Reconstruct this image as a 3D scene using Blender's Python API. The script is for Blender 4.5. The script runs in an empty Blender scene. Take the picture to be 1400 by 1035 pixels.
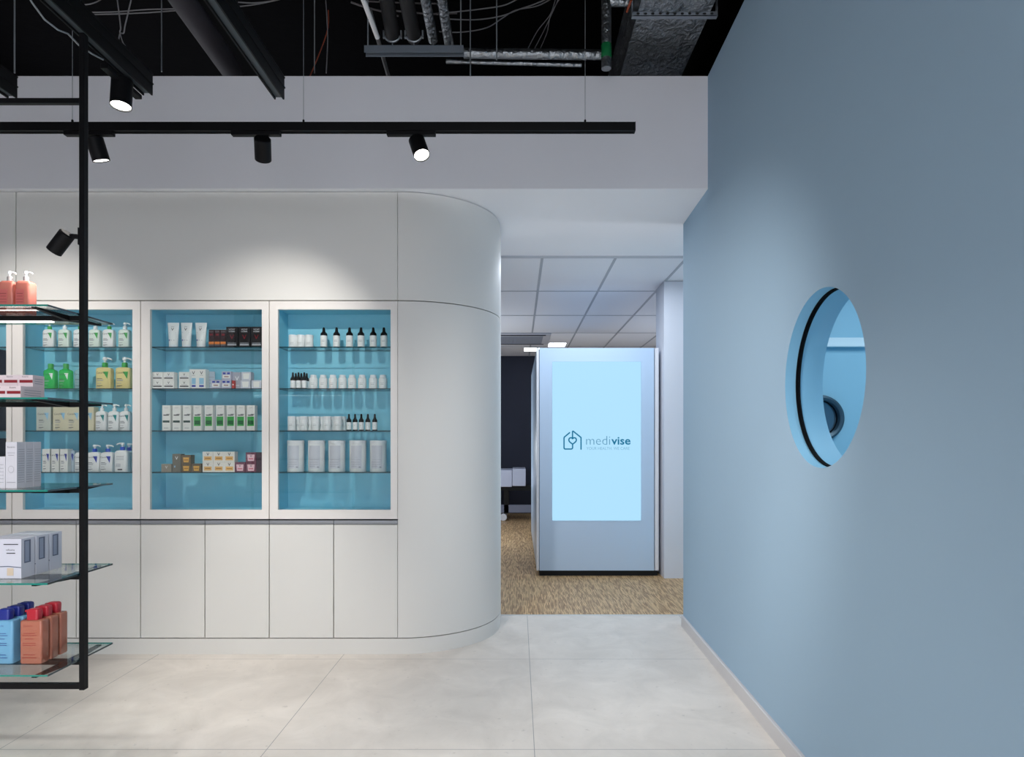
import bpy, math, random
from mathutils import Vector, Matrix
random.seed(7)
S = bpy.context.scene
COL = S.collection
PI = math.pi

# ------------------------------------------------------------------ camera, world, exposure
F, VX, VY, H = 885.0, 708.0, 602.0, 1.386        # focal length and vanishing point for a 1400x1035 frame, eye height
cam = bpy.data.cameras.new('camera'); co = bpy.data.objects.new('camera', cam); COL.objects.link(co)
co.location = (0, 0, H); co.rotation_euler = (PI/2, 0, 0)
cam.sensor_width = 36; cam.lens = F/1400*36; cam.sensor_fit = 'HORIZONTAL'
cam.shift_x = (700-VX)/1400; cam.shift_y = (VY-517.5)/1400
cam.clip_start = .05
S.camera = co
S.view_settings.view_transform = 'Standard'; S.view_settings.look = 'None'
S.view_settings.exposure = 0.88; S.view_settings.gamma = 1; S.view_settings.use_curve_mapping = False
w = bpy.data.worlds.new('world'); S.world = w; w.use_nodes = True
w.node_tree.nodes['Background'].inputs[0].default_value = (.90, .93, 1.0, 1)
w.node_tree.nodes['Background'].inputs[1].default_value = 2.2
S.cycles.transparent_max_bounces = 32; S.cycles.max_bounces = 10; S.cycles.diffuse_bounces = 5
S.cycles.caustics_reflective = False; S.cycles.caustics_refractive = False

def spot(loc, d, power, ang, blend=.5, col=(1, .95, .89), rad=.03):
    l = bpy.data.lights.new('spot_lamp', 'SPOT'); l.energy = power; l.color = col
    l.spot_size = math.radians(ang); l.spot_blend = blend; l.shadow_soft_size = rad
    o = bpy.data.objects.new('spot_lamp', l); COL.objects.link(o); o.location = loc
    o.rotation_euler = Vector(d).to_track_quat('-Z', 'Y').to_euler(); return o
def area(loc, d, power, sx, sy, col=(1, 1, 1)):
    l = bpy.data.lights.new('unseen_area_lamp', 'AREA'); l.energy = power; l.color = col; l.shape = 'RECTANGLE'; l.size = sx; l.size_y = sy
    o = bpy.data.objects.new('unseen_area_lamp', l); COL.objects.link(o); o.location = loc
    o.rotation_euler = Vector(d).to_track_quat('-Z', 'Y').to_euler(); return o
# unseen lamps without fixtures, for the back room, the porthole room and the shop
for lx in (-1.0, 2.3):                            # added back room fill lamps, hidden by the cabinet end and the column
    l = bpy.data.lights.new('fill_lamp', 'POINT'); l.energy = 36 if lx < 0 else 16; l.color = (.84, .92, 1); l.shadow_soft_size = .15
    o = bpy.data.objects.new('fill_lamp', l); COL.objects.link(o); o.location = (lx, 9.0, 1.25)
area((.6, 5.9, 2.95), (0, 0, -1), 13, 1.4, .4, (.82, .9, 1))  # added to brighten the kiosk front and column, no fixture there
area((2.6, 2.95, 2.86), (0, 0, -1), 21, .8, 1.6, (.84, .95, 1))
for lx in (-1.0, -1.555, -2.12):                  # fill lamps added along the deep tracks, out of view, no fixtures
    for ly in (.8, -.3, -1.4):
        spot((lx, ly, 2.79), (-.1, .22, -1), 31, 115, 1.0, (1, .965, .945), .05)

spot((-1.0, 1.6, 2.79), (2.22, 2.8, -1.85), 165, 66, 1.0, (1, .96, .93), .05)  # extra lamp added to brighten the far part of the right wall

def at(x, y, Y):                                  # world point seen at pixel x, y of the photograph at depth Y
    return Vector(((x-VX)*Y/F, Y, H-(y-VY)*Y/F))

# ------------------------------------------------------------------ materials
def lin(c):
    return tuple((v/12.92 if v <= .04045 else ((v+.055)/1.055)**2.4) for v in c)
def rgb(r, g, b): return lin((r/255, g/255, b/255)) + (1,)
MATS = {}
def mat(name, c, rough=.5, metal=0, spec=.5, emit=0, coat=0, bump=0, bscale=60, var=0, vscale=8, trans=0, alpha=1):
    if name in MATS: return MATS[name]
    m = bpy.data.materials.new(name); m.use_nodes = True; nt = m.node_tree; b = nt.nodes['Principled BSDF']
    b.inputs['Base Color'].default_value = c; b.inputs['Roughness'].default_value = rough; b.inputs['Metallic'].default_value = metal
    b.inputs['Specular IOR Level'].default_value = spec; b.inputs['Coat Weight'].default_value = coat
    if alpha < 1: b.inputs['Alpha'].default_value = alpha
    if emit:
        b.inputs['Emission Color'].default_value = c; b.inputs['Emission Strength'].default_value = emit
        if emit < 1: b.inputs['Base Color'].default_value = (.02, .02, .022, 1)
    if var or bump:
        tc = nt.nodes.new('ShaderNodeTexCoord'); n = nt.nodes.new('ShaderNodeTexNoise'); n.inputs['Scale'].default_value = vscale; n.inputs['Detail'].default_value = 6
        nt.links.new(tc.outputs['Object'], n.inputs['Vector'])
        if var:
            r = nt.nodes.new('ShaderNodeMapRange'); r.inputs['To Min'].default_value = 1-var; r.inputs['To Max'].default_value = 1+var
            nt.links.new(n.outputs['Fac'], r.inputs['Value'])
            mx = nt.nodes.new('ShaderNodeVectorMath'); mx.operation = 'SCALE'; mx.inputs[0].default_value = c[:3]
            nt.links.new(r.outputs['Result'], mx.inputs['Scale']); nt.links.new(mx.outputs[0], b.inputs['Base Color'])
        if bump:
            n2 = nt.nodes.new('ShaderNodeTexNoise'); n2.inputs['Scale'].default_value = bscale; n2.inputs['Detail'].default_value = 4
            nt.links.new(tc.outputs['Object'], n2.inputs['Vector'])
            bp = nt.nodes.new('ShaderNodeBump'); bp.inputs['Strength'].default_value = bump; bp.inputs['Distance'].default_value = .02
            nt.links.new(n2.outputs['Fac'], bp.inputs['Height']); nt.links.new(bp.outputs['Normal'], b.inputs['Normal'])
    MATS[name] = m; return m
def glass(name, tint, refl=1.0):
    if name in MATS: return MATS[name]
    m = bpy.data.materials.new(name); m.use_nodes = True; nt = m.node_tree; nt.nodes.clear()
    out = nt.nodes.new('ShaderNodeOutputMaterial'); mx = nt.nodes.new('ShaderNodeMixShader'); t = nt.nodes.new('ShaderNodeBsdfTransparent')
    g = nt.nodes.new('ShaderNodeBsdfGlossy'); fr = nt.nodes.new('ShaderNodeLayerWeight'); pw = nt.nodes.new('ShaderNodeMath'); mu = nt.nodes.new('ShaderNodeMath'); ad = nt.nodes.new('ShaderNodeMath')
    t.inputs[0].default_value = tint; g.inputs['Roughness'].default_value = .02; fr.inputs[0].default_value = .5
    pw.operation = 'POWER'; pw.inputs[1].default_value = 5; ad.operation = 'MULTIPLY_ADD'; ad.inputs[1].default_value = .96; ad.inputs[2].default_value = .04
    mu.operation = 'MULTIPLY'; mu.inputs[1].default_value = refl
    nt.links.new(fr.outputs['Facing'], pw.inputs[0]); nt.links.new(pw.outputs[0], ad.inputs[0]); nt.links.new(ad.outputs[0], mu.inputs[0]); nt.links.new(mu.outputs[0], mx.inputs[0])
    nt.links.new(t.outputs[0], mx.inputs[1]); nt.links.new(g.outputs[0], mx.inputs[2]); nt.links.new(mx.outputs[0], out.inputs[0])
    MATS[name] = m; return m
def liquid(name, c, tint, f=.6):                  # coloured translucent plastic: part clear, part body colour
    if name in MATS: return MATS[name]
    m = bpy.data.materials.new(name); m.use_nodes = True; nt = m.node_tree; b = nt.nodes['Principled BSDF']
    b.inputs['Base Color'].default_value = c; b.inputs['Roughness'].default_value = .15
    t = nt.nodes.new('ShaderNodeBsdfTransparent'); t.inputs[0].default_value = tint
    mx = nt.nodes.new('ShaderNodeMixShader'); mx.inputs[0].default_value = f
    nt.links.new(t.outputs[0], mx.inputs[1]); nt.links.new(b.outputs[0], mx.inputs[2]); nt.links.new(mx.outputs[0], nt.nodes['Material Output'].inputs[0])
    MATS[name] = m; return m

M_cab = mat('white_lacquer', rgb(226, 225, 221), .55, var=.01, vscale=2)
M_frame = mat('door_white', rgb(236, 232, 228), .4)
M_wall = mat('white_paint', rgb(232, 232, 237), .85, var=.012, vscale=3)
M_soffit = mat('ceiling_white', rgb(242, 243, 247), .9)
M_blue = mat('pale_blue_paint', rgb(156, 184, 206), .8, var=.012, vscale=2)
M_niche = mat('turquoise_lining', rgb(138, 206, 227), .6)
M_black = mat('black_powder_coat', rgb(14, 14, 16), .5, spec=.16)
M_void = mat('black_sprayed_concrete', rgb(8, 8, 9), .95, spec=.03, bump=.3, bscale=14)
M_dark = mat('dark_recess', rgb(20, 21, 22), .9)
M_gola = mat('grey_profile', rgb(150, 154, 160), .45, .3)
M_glass = glass('clear_glass', (.97, .99, .99, 1)); M_shelfg = glass('shelf_glass', (.955, .985, .98, 1), .9)
M_edge = mat('green_glass_edge', rgb(30, 124, 112), .12, spec=.8)
M_edge2 = mat('dark_glass_edge', rgb(18, 52, 60), .12, spec=.8)
M_foil = mat('aluminium_foil', rgb(150, 154, 158), .28, .9, bump=.9, bscale=28, var=.15, vscale=12)
M_steel = mat('galvanised_steel', rgb(150, 155, 160), .4, .8)
M_rod = mat('steel_rod', rgb(150, 155, 160), .45, .5)
M_lens = mat('lamp_lens', rgb(255, 252, 246), .4, emit=9)
M_white = mat('white_plastic', rgb(240, 240, 240), .35)
M_ink = mat('black_ink', rgb(40, 42, 48), .6); M_grey = mat('grey_ink', rgb(150, 152, 160), .6)
M_green = mat('green_ink', rgb(60, 165, 75), .5); M_teal = mat('teal_ink', rgb(20, 140, 140), .5)
M_navyi = mat('blue_ink', rgb(42, 62, 168), .5); M_red = mat('dark_red_ink', rgb(130, 28, 38), .5)
M_orange = mat('orange_ink', rgb(225, 130, 60), .5); M_sky = mat('sky_ink', rgb(150, 196, 222), .5)

# ------------------------------------------------------------------ mesh builder
class MB:
    def __init__(s): s.v, s.f, s.m = [], [], []
    def add(s, vs, fs, mi=0, X=None):
        n = len(s.v)
        s.v += [tuple(X @ Vector(p)) if X else tuple(p) for p in vs]
        for i, f in enumerate(fs):
            s.f.append([n+k for k in f]); s.m.append(mi[i] if isinstance(mi, (list, tuple)) else mi)
        return s
    def box(s, x0, x1, y0, y1, z0, z1, mi=0, X=None):            # mi may be one slot per face: bottom, top, front, back, left, right
        vs = [(x0,y0,z0),(x1,y0,z0),(x1,y1,z0),(x0,y1,z0),(x0,y0,z1),(x1,y0,z1),(x1,y1,z1),(x0,y1,z1)]
        return s.add(vs, [(0,3,2,1),(4,5,6,7),(0,1,5,4),(2,3,7,6),(3,0,4,7),(1,2,6,5)], mi, X)
    def loops(s, rings, mi=0, cap0=True, cap1=True, X=None):
        n = len(rings[0]); vs = [p for r in rings for p in r]; fs = []
        for i in range(len(rings)-1):
            for k in range(n):
                a, b = i*n+k, i*n+(k+1) % n
                fs.append((a, b, b+n, a+n))
        if cap0: fs.append(tuple(range(n))[::-1])
        if cap1: fs.append(tuple((len(rings)-1)*n+k for k in range(n)))
        return s.add(vs, fs, mi, X)
    def lathe(s, prof, n=20, mi=0, X=None, cap0=True, cap1=True):
        return s.loops([[(r*math.cos(2*PI*k/n), r*math.sin(2*PI*k/n), z) for k in range(n)] for r, z in prof], mi, cap0, cap1, X)
    def sup(s, prof, e=4, n=28, mi=0, X=None):                   # loft of rounded rectangles: (z, half width, half depth)
        def P(t, a, b):
            c, d = math.cos(t), math.sin(t)
            return (a*math.copysign(abs(c)**(2/e), c), b*math.copysign(abs(d)**(2/e), d))
        return s.loops([[(*P(2*PI*(k+.5)/n, a, b), z) for k in range(n)] for z, a, b in prof], mi, X=X)
    def tube(s, pts, r, n=8, mi=0):
        pts = [Vector(p) for p in pts]; rings = []; prev = None
        for i, p in enumerate(pts):
            t = (pts[min(i+1, len(pts)-1)]-pts[max(i-1, 0)]).normalized()
            if prev is None: u = t.orthogonal().normalized()
            else: u = (prev - t*prev.dot(t)).normalized()
            prev = u; q = t.cross(u)
            rings.append([tuple(p + (u*math.cos(2*PI*k/n)+q*math.sin(2*PI*k/n))*r) for k in range(n)])
        return s.loops(rings, mi)
    def prism(s, poly, z0, z1, mi=0, X=None):
        n = len(poly)
        return s.loops([[(x, y, z0) for x, y in poly], [(x, y, z1) for x, y in poly]], mi, X=X)
    def ribbon(s, pts, wd, y, mi=0):                             # flat stroke in the xz plane, round joints
        for (x0, z0), (x1, z1) in zip(pts, pts[1:]):
            d = Vector((x1-x0, z1-z0)); L = d.length
            if L < 1e-9: continue
            d /= L; nx, nz = -d.y*wd/2, d.x*wd/2
            s.add([(x0+nx,y,z0+nz),(x0-nx,y,z0-nz),(x1-nx,y,z1-nz),(x1+nx,y,z1+nz)], [(0,1,2,3)], mi)
        for x, z in pts:
            s.add([(x+wd/2*math.cos(2*PI*k/10), y-.0002, z+wd/2*math.sin(2*PI*k/10)) for k in range(10)], [tuple(range(10))], mi)
        return s
    def build(s, name, mats, parent=None, smooth=35, bevel=0, loc=None):
        me = bpy.data.meshes.new(name); me.from_pydata(s.v, [], s.f)
        if not isinstance(mats, (list, tuple)): mats = [mats]
        for m in mats: me.materials.append(m)
        me.polygons.foreach_set('material_index', s.m); me.update()
        if smooth:
            me.shade_smooth(); me.set_sharp_from_angle(angle=math.radians(smooth))
        o = bpy.data.objects.new(name, me); COL.objects.link(o)
        if parent: o.parent = parent
        if loc: o.location = loc
        if bevel:
            b = o.modifiers.new('edge', 'BEVEL'); b.width = bevel; b.segments = 2; b.limit_method = 'ANGLE'
        return o
def tag(o, label=None, cat=None, group=None, kind=None):
    for k, v in (('label', label), ('category', cat), ('group', group), ('kind', kind)):
        if v: o[k] = v
    return o
def thing(name, label, cat, loc=(0, 0, 0), group=None, rz=0):
    o = bpy.data.objects.new(name, None); COL.objects.link(o); o.location = loc; o.rotation_euler = (0, 0, rz); o.empty_display_size = .05
    return tag(o, label, cat, group)
def dup(root):
    r = root.copy(); COL.objects.link(r)
    for ch in list(root.children):
        c = ch.copy(); COL.objects.link(c); c.parent = r
        for g in list(ch.children):
            d = g.copy(); COL.objects.link(d); d.parent = c
    return r
def structure(name, mb, m, parent=None, **k):
    o = mb.build(name, m, parent, **k); o['kind'] = 'structure'; return o
_tx = {}
def text_geo(t, bold=0):
    if (t, bold) not in _tx:
        c = bpy.data.curves.new('t', 'FONT'); c.body = t; c.size = 1; c.resolution_u = 3; c.offset = bold; c.align_x = 'LEFT'
        o = bpy.data.objects.new('t', c); COL.objects.link(o)
        me = bpy.data.meshes.new_from_object(o)
        vs = [tuple(v.co) for v in me.vertices]; fs = [tuple(p.vertices) for p in me.polygons]
        bpy.data.objects.remove(o); bpy.data.curves.remove(c); bpy.data.meshes.remove(me)
        xs = [v[0] for v in vs]; ys = [v[1] for v in vs]
        _tx[(t, bold)] = (vs, fs, min(xs), max(xs), min(ys), max(ys))
    return _tx[(t, bold)]
# flat or wrapped print: items are ('r', x, z, w, h, slot) ('t', text, x centre, z base, cap height, slot, bold) ('p', points, slot)
def prints(items, y=0, radius=None):
    b = MB()
    def put(p, lift):
        x, z = p
        if radius:
            a = x/radius; R = radius+lift
            return (R*math.sin(a), -R*math.cos(a), z)
        return (x, y-lift, z)
    for k, it in enumerate(items):
        lift = .0003+.00012*k
        if it[0] == 'r':
            _, x, z, wd, h, sl = it; n = 10 if radius else 1
            vs = []; fs = []
            for i in range(n+1):
                xx = x-wd/2+wd*i/n; vs += [put((xx, z), lift), put((xx, z+h), lift)]
            for i in range(n): fs.append((2*i, 2*i+2, 2*i+3, 2*i+1))
            b.add(vs, fs, sl)
        elif it[0] == 't':
            _, t, x, z, h, sl, bold = it
            vs, fs, a0, a1, b0, b1 = text_geo(t, bold); sc = h/.7
            b.add([put((x+(v[0]-(a0+a1)/2)*sc, z+v[1]*sc), lift) for v in vs], fs, sl)
        else:
            _, pts, sl = it
            b.add([put(p, lift) for p in pts], [tuple(range(len(pts)))], sl)
    return b

# ------------------------------------------------------------------ the room
def node_floor():
    m = bpy.data.materials.new('concrete_tiles'); m.use_nodes = True; nt = m.node_tree; b = nt.nodes['Principled BSDF']
    tc = nt.nodes.new('ShaderNodeTexCoord'); sp = nt.nodes.new('ShaderNodeSeparateXYZ'); nt.links.new(tc.outputs['Object'], sp.inputs[0])
    def line(out, off):
        a = nt.nodes.new('ShaderNodeMath'); a.operation = 'SUBTRACT'; a.inputs[1].default_value = off; nt.links.new(out, a.inputs[0])
        p = nt.nodes.new('ShaderNodeMath'); p.operation = 'PINGPONG'; p.inputs[1].default_value = .6; nt.links.new(a.outputs[0], p.inputs[0])
        l = nt.nodes.new('ShaderNodeMath'); l.operation = 'LESS_THAN'; l.inputs[1].default_value = .0016; nt.links.new(p.outputs[0], l.inputs[0]); return l
    lx, ly = line(sp.outputs[0], .074), line(sp.outputs[1], 4.102)
    mxm = nt.nodes.new('ShaderNodeMath'); mxm.operation = 'MAXIMUM'; nt.links.new(lx.outputs[0], mxm.inputs[0]); nt.links.new(ly.outputs[0], mxm.inputs[1])
    n1 = nt.nodes.new('ShaderNodeTexNoise'); n1.inputs['Scale'].default_value = 3.6; n1.inputs['Detail'].default_value = 9; n1.inputs['Roughness'].default_value = .62; n1.inputs['Distortion'].default_value = .6
    nt.links.new(tc.outputs['Object'], n1.inputs['Vector'])
    r = nt.nodes.new('ShaderNodeValToRGB'); r.color_ramp.elements[0].position = .32; r.color_ramp.elements[1].position = .68
    r.color_ramp.elements[0].color = rgb(216, 209, 201); r.color_ramp.elements[1].color = rgb(234, 227, 219); nt.links.new(n1.outputs['Fac'], r.inputs[0])
    n2 = nt.nodes.new('ShaderNodeTexNoise'); n2.inputs['Scale'].default_value = 26; n2.inputs['Detail'].default_value = 3; nt.links.new(tc.outputs['Object'], n2.inputs['Vector'])
    r2 = nt.nodes.new('ShaderNodeValToRGB'); r2.color_ramp.elements[0].position = .25; r2.color_ramp.elements[1].position = .34
    r2.color_ramp.elements[0].color = (.84, .84, .84, 1); r2.color_ramp.elements[1].color = (1, 1, 1, 1); nt.links.new(n2.outputs['Fac'], r2.inputs[0])
    mu = nt.nodes.new('ShaderNodeMix'); mu.data_type = 'RGBA'; mu.blend_type = 'MULTIPLY'; mu.inputs[0].default_value = 1
    nt.links.new(r.outputs[0], mu.inputs[6]); nt.links.new(r2.outputs[0], mu.inputs[7])
    g = nt.nodes.new('ShaderNodeMix'); g.data_type = 'RGBA'; g.inputs[7].default_value = rgb(150, 149, 147)
    nt.links.new(mxm.outputs[0], g.inputs[0]); nt.links.new(mu.outputs[2], g.inputs[6]); nt.links.new(g.outputs[2], b.inputs['Base Color'])
    b.inputs['Roughness'].default_value = .5; return m
def node_wood():
    m = bpy.data.materials.new('edge_grain_parquet'); m.use_nodes = True; nt = m.node_tree; b = nt.nodes['Principled BSDF']
    tc = nt.nodes.new('ShaderNodeTexCoord'); mp = nt.nodes.new('ShaderNodeMapping'); mp.inputs['Rotation'].default_value = (0, 0, PI/2)
    nt.links.new(tc.outputs['Object'], mp.inputs[0])
    br = nt.nodes.new('ShaderNodeTexBrick'); br.inputs['Scale'].default_value = 1; br.inputs['Brick Width'].default_value = .10; br.inputs['Row Height'].default_value = .0095
    br.inputs['Mortar Size'].default_value = .0008; br.inputs['Color1'].default_value = rgb(232, 196, 146); br.inputs['Color2'].default_value = rgb(146, 108, 72); br.inputs['Mortar'].default_value = rgb(80, 58, 40); br.inputs['Bias'].default_value = -.1
    br.offset = .37; nt.links.new(mp.outputs[0], br.inputs[0])
    nt.links.new(br.outputs[0], b.inputs['Base Color']); b.inputs['Roughness'].default_value = .45; return m

YF, YC, R = 4.157, 4.194, .642          # fascia, cabinet front, corner radius
XE = -.777                               # where the flat front ends and the curve begins
YT, YB = 5.13, 12.3                      # threshold, back wall of the room beyond
structure('floor', MB().box(-5, 1.5, -3, YT-.012, -.1, 0), node_floor())
structure('floor', MB().box(-3, 3, YT+.012, YB+.1, -.1, 0), node_wood())
structure('trim_1', MB().box(-.6, 1.6, YT-.012, YT+.012, -.1, .003), mat('threshold_metal', rgb(215, 216, 216), .4, .4))
structure('wall_back', MB().box(-5, 1.5, YF, YF+.12, 3.005, 3.725), M_wall)
structure('ceiling_soffit', MB().box(-5, 1.6, YF, 5.68, 3.0, 3.005), M_soffit)
structure('wall_left', MB().box(-5, XE-.02, 4.46, 5.2, 0, 2.995), M_dark)        # solid core behind the wall cabinets
structure('wall_left', MB().box(-5.1, -5, -3, 5.2, 0, 3.725), M_wall)
structure('wall_left', MB().box(-5.1, -5, -3, 7.6, 3.725, 5), M_void)
# tiled ceiling of the room beyond
XS, YS = [-1.69, -1.055, -.42, .2136, .859, 1.484, 2.12, 2.75], [5.68, 6.95, 8.30, 9.65, 11.05, YB]
ct = MB(); ZC = 2.985
xs = [-2.3]+XS+[3]
for x0, x1 in zip(xs, xs[1:]):
    for y0, y1 in zip(YS, YS[1:]):
        ct.box(x0+.006, x1-.006, y0+.006, y1-.006, ZC+.004, ZC+.03)
structure('ceiling', ct, mat('ceiling_tile', rgb(236, 237, 242), .95, bump=.1, bscale=300), smooth=0)
gt = MB()
for x in XS: gt.box(x-.012, x+.012, 5.7, YB, ZC, ZC+.004)
for y in YS[1:-1]: gt.box(-2.3, 3, y-.012, y+.012, ZC-.0005, ZC+.0035)
structure('trim_2', gt, mat('ceiling_grid', rgb(176, 180, 188), .6), smooth=0)
structure('trim_3', MB().box(-2.3, 3, 5.66, 5.69, ZC, 3.0), mat('ceiling_edge', rgb(190, 193, 200), .6))
structure('ceiling_plenum', MB().box(-2.4, 3.1, 5.68, YB+.2, 3.05, 3.1), M_void)
M_navy = mat('navy_paint', rgb(40, 45, 62), .8, var=.05, vscale=3)
structure('wall_back', MB().box(-2.4, 3.1, YB, YB+.1, 0, 3.05), M_navy)
structure('wall_left', MB().box(-2.4, -2.3, 5.2, YB, 0, 3.05), M_navy)
structure('wall_left', MB().box(-2.3, -.14, 5.135, 5.2, 0, 2.995), M_wall)
structure('wall_right', MB().box(3.0, 3.1, 5.1, YB, 0, 3.05), M_wall)
structure('wall_right', MB().box(1.469, 3.0, 6.5, 6.88, 0, ZC-.002), mat('column_white', rgb(212, 216, 226), .7))
# black void above the shop
structure('ceiling', MB().box(-5.2, 5, -3, 8.5, 5.0, 5.1), M_void)
structure('wall_back', MB().box(-5.2, 5, 7.6, 7.7, 3.1, 5.0), M_void)
structure('wall_right', MB().box(1.42, 1.5, -3, 7.6, 3.725, 5.0), M_void)

structure('wall_front_unseen', MB().box(-5.2, 1.5, -3.1, -3, 3.0, 5.0), M_void)  # unseen bulkhead, added to keep ambient light off the upper walls
structure('wall_front_unseen', MB().box(-5.2, -2.0, -3.1, -3, 0, 3.0), M_wall)  # unseen, added to narrow the opening that lets ambient light in
# right wall with the round opening; s runs along the wall, n into its thickness
WD = Vector((.022, 1, 0)).normalized(); WN = Vector((WD.y, -WD.x, 0)); WO = Vector((1.19-.022*2.8, 0, 0))
def wp(s, n, z): return tuple(WO + WD*s + WN*n + Vector((0, 0, z)))
SC, ZH, RH, WT = 2.537, 1.628, .350, .165
wr = MB(); n = 96; s0, s1, zt = -3.0, 4.832, 3.725; q = RH+.06
circ = [(SC+RH*math.cos(2*PI*k/n), ZH+RH*math.sin(2*PI*k/n)) for k in range(n)]
def sq(k):
    c, d = math.cos(2*PI*k/n), math.sin(2*PI*k/n); t = q/max(abs(c), abs(d)); return (SC+c*t, ZH+d*t)
for nn in (0, WT):
    vs = [wp(a, nn, b) for a, b in circ]+[wp(*(lambda p: (p[0], nn, p[1]))(sq(k))) for k in range(n)]
    wr.add(vs, [(k, n+k, n+(k+1) % n, (k+1) % n) for k in range(n)])
    for a0, a1, b0, b1 in ((s0, SC-q, 0, zt), (SC+q, s1, 0, zt), (SC-q, SC+q, 0, ZH-q), (SC-q, SC+q, ZH+q, zt)):
        wr.add([wp(a0, nn, b0), wp(a1, nn, b0), wp(a1, nn, b1), wp(a0, nn, b1)], [(0, 1, 2, 3)])
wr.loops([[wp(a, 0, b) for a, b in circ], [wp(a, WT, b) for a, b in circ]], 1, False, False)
for a0, a1, b0, b1 in ((s1, s1, 0, zt), (s0, s0, 0, zt)):
    wr.add([wp(a0, 0, b0), wp(a0, WT, b0), wp(a0, WT, b1), wp(a0, 0, b1)], [(0, 1, 2, 3)])
wr.add([wp(s0, 0, zt), wp(s1, 0, zt), wp(s1, WT, zt), wp(s0, WT, zt)], [(0, 1, 2, 3)])
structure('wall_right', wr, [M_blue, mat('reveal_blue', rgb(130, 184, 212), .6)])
bb = MB(); bb.add([wp(a, -t, z) for a in (s0, s1) for t, z in ((0, 0), (.016, 0), (.016, .075), (.012, .08), (0, .08))],
                  [(0, 1, 6, 5), (1, 2, 7, 6), (2, 3, 8, 7), (3, 4, 9, 8), (4, 0, 5, 9), (0, 4, 3, 2, 1), (5, 6, 7, 8, 9)])
structure('baseboard_right', bb, mat('baseboard_grey', rgb(205, 204, 206), .5), smooth=0)
wn = MB()
ro, ri = RH-.0005, RH-.005
wn.loops([[wp(SC+r_*math.cos(2*PI*k/n), t, ZH+r_*math.sin(2*PI*k/n)) for k in range(n)] for r_, t in ((ro, .046), (ri, .046), (ri, .065), (ro, .065))], 0, False, False)
w1 = structure('window_1', wn, mat('black_gasket', rgb(8, 9, 11), .95, spec=.1))
wg = MB(); rg = RH-.003
for t in (.052, .058): wg.add([wp(SC+rg*math.cos(2*PI*k/n), t, ZH+rg*math.sin(2*PI*k/n)) for k in range(n)], [tuple(range(n))])
wg.build('glass_pane', glass('porthole_glass', (.97, .99, 1, 1), .12), w1)
# blue room behind the porthole
M_br = mat('blue_room_paint', rgb(156, 203, 222), .7)
structure('wall_back', MB().box(1.45, 4.2, 4.7, 4.8, 0, 2.9), M_br)
structure('wall_right', MB().box(4.1, 4.2, 0, 4.7, 0, 2.9), M_br)
structure('wall_front_unseen', MB().box(1.40, 4.2, -.1, 0, 0, 2.9), M_br)
structure('ceiling', MB().box(1.42, 4.2, -.1, 4.8, 2.9, 3.0), M_br)
structure('floor', MB().box(1.5, 4.2, -.1, 4.8, -.1, 0), M_br)
t = thing('wall_shelf', 'white horizontal rail shelf on blue wall seen through the round window', 'shelf', (2.5, 4.7, 2.06))
MB().box(-.9, .9, -.05, 0, 0, .014).build('board', mat('rail_white', rgb(224, 240, 246), .5), t)
MB().box(-.9, .9, -.012, 0, .014, .07).build('upstand', mat('rail_white', rgb(224, 240, 246), .5), t)
t = thing('wall_mirror', 'round dark-framed mirror on blue wall behind the round window', 'mirror', (2.185, 4.7, 1.545))
Xm = Matrix.Rotation(PI/2, 4, 'X')
MB().lathe([(.128, .004), (.132, .05), (.146, .058), (.162, .05), (.168, .03), (.168, .0)], 64, X=Xm, cap0=False, cap1=False).build('frame', mat('mirror_frame', rgb(70, 92, 104), .4, .4), t)
MB().lathe([(.128, .003), (.128, .006)], 64, X=Xm).build('mirror_glass', mat('mirror_silver', rgb(150, 165, 175), .15, .9), t)
MB().lathe([(.124, .0065), (.124, .012), (.128, .012), (.128, .0065)], 64, X=Xm, cap0=False, cap1=False).build('inner_ring', mat('black_gasket', rgb(8, 9, 11), .95, spec=.1), t)

# ------------------------------------------------------------------ wall cabinets
g = .0028
JX = [-4.113, -3.279, -2.445, -1.611, XE]         # joints of the display cabinets
ZP, ZL0, ZL1, ZD0, ZD1, ZTOP = .1005, .1065, .838, .876, 2.288, 2.995
structure('wall_back', MB().box(-5, -4.12, YC, 4.44, 0, 2.995), M_cab)
def arc(r, n=28):
    return [(XE+r*math.sin(PI/2*k/n), YC+R-r*math.cos(PI/2*k/n)) for k in range(n+1)]
def curved(x0, r_in, ye):
    o = arc(R); i = arc(r_in)
    return [(x0, YC)]+o[0:1]+o[1:]+[(XE+R, ye), (XE+r_in, ye)]+i[::-1][0:]+[(x0, YC+R-r_in)]
def clean(p):
    q = []
    for a in p:
        if not q or (Vector(a)-Vector(q[-1])).length > 1e-5: q.append(a)
    return q
pl = MB().prism(clean(curved(-4.113, R-.03, 5.13)), 0, ZP)
tag(pl.build('plinth', M_cab), 'continuous white plinth under the wall cabinets, rounding the corner', 'plinth')
for nm, z0, z1, lb in (('curved_panel', ZP+.006, 2.288, 'tall white curved panel closing the cabinet run beside the doorway'),
                       ('curved_panel', 2.2945, ZTOP, 'short white curved panel at the rounded corner, under the soffit')):
    tag(MB().prism(clean(curved(XE+g, R-.03, 5.13)), z0, z1).build(nm, M_cab), lb, 'panel')
structure('wall_left', MB().prism(clean([(XE-.02, YC+.035)]+[(XE+(R-.034)*math.sin(PI/2*k/20), YC+R-(R-.034)*math.cos(PI/2*k/20)) for k in range(21)]+[(XE+R-.034, 5.13), (XE-.02, 5.13)]), .01, 2.99), M_dark)
tag(MB().box(-3.252+g, XE-g, YC, YC+.03, 2.2945, ZTOP).build('cladding_panel', M_cab, bevel=.0008), 'long blank white cabinet front panel above the lit display niches', 'panel', 'upper cabinet fronts')
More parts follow.
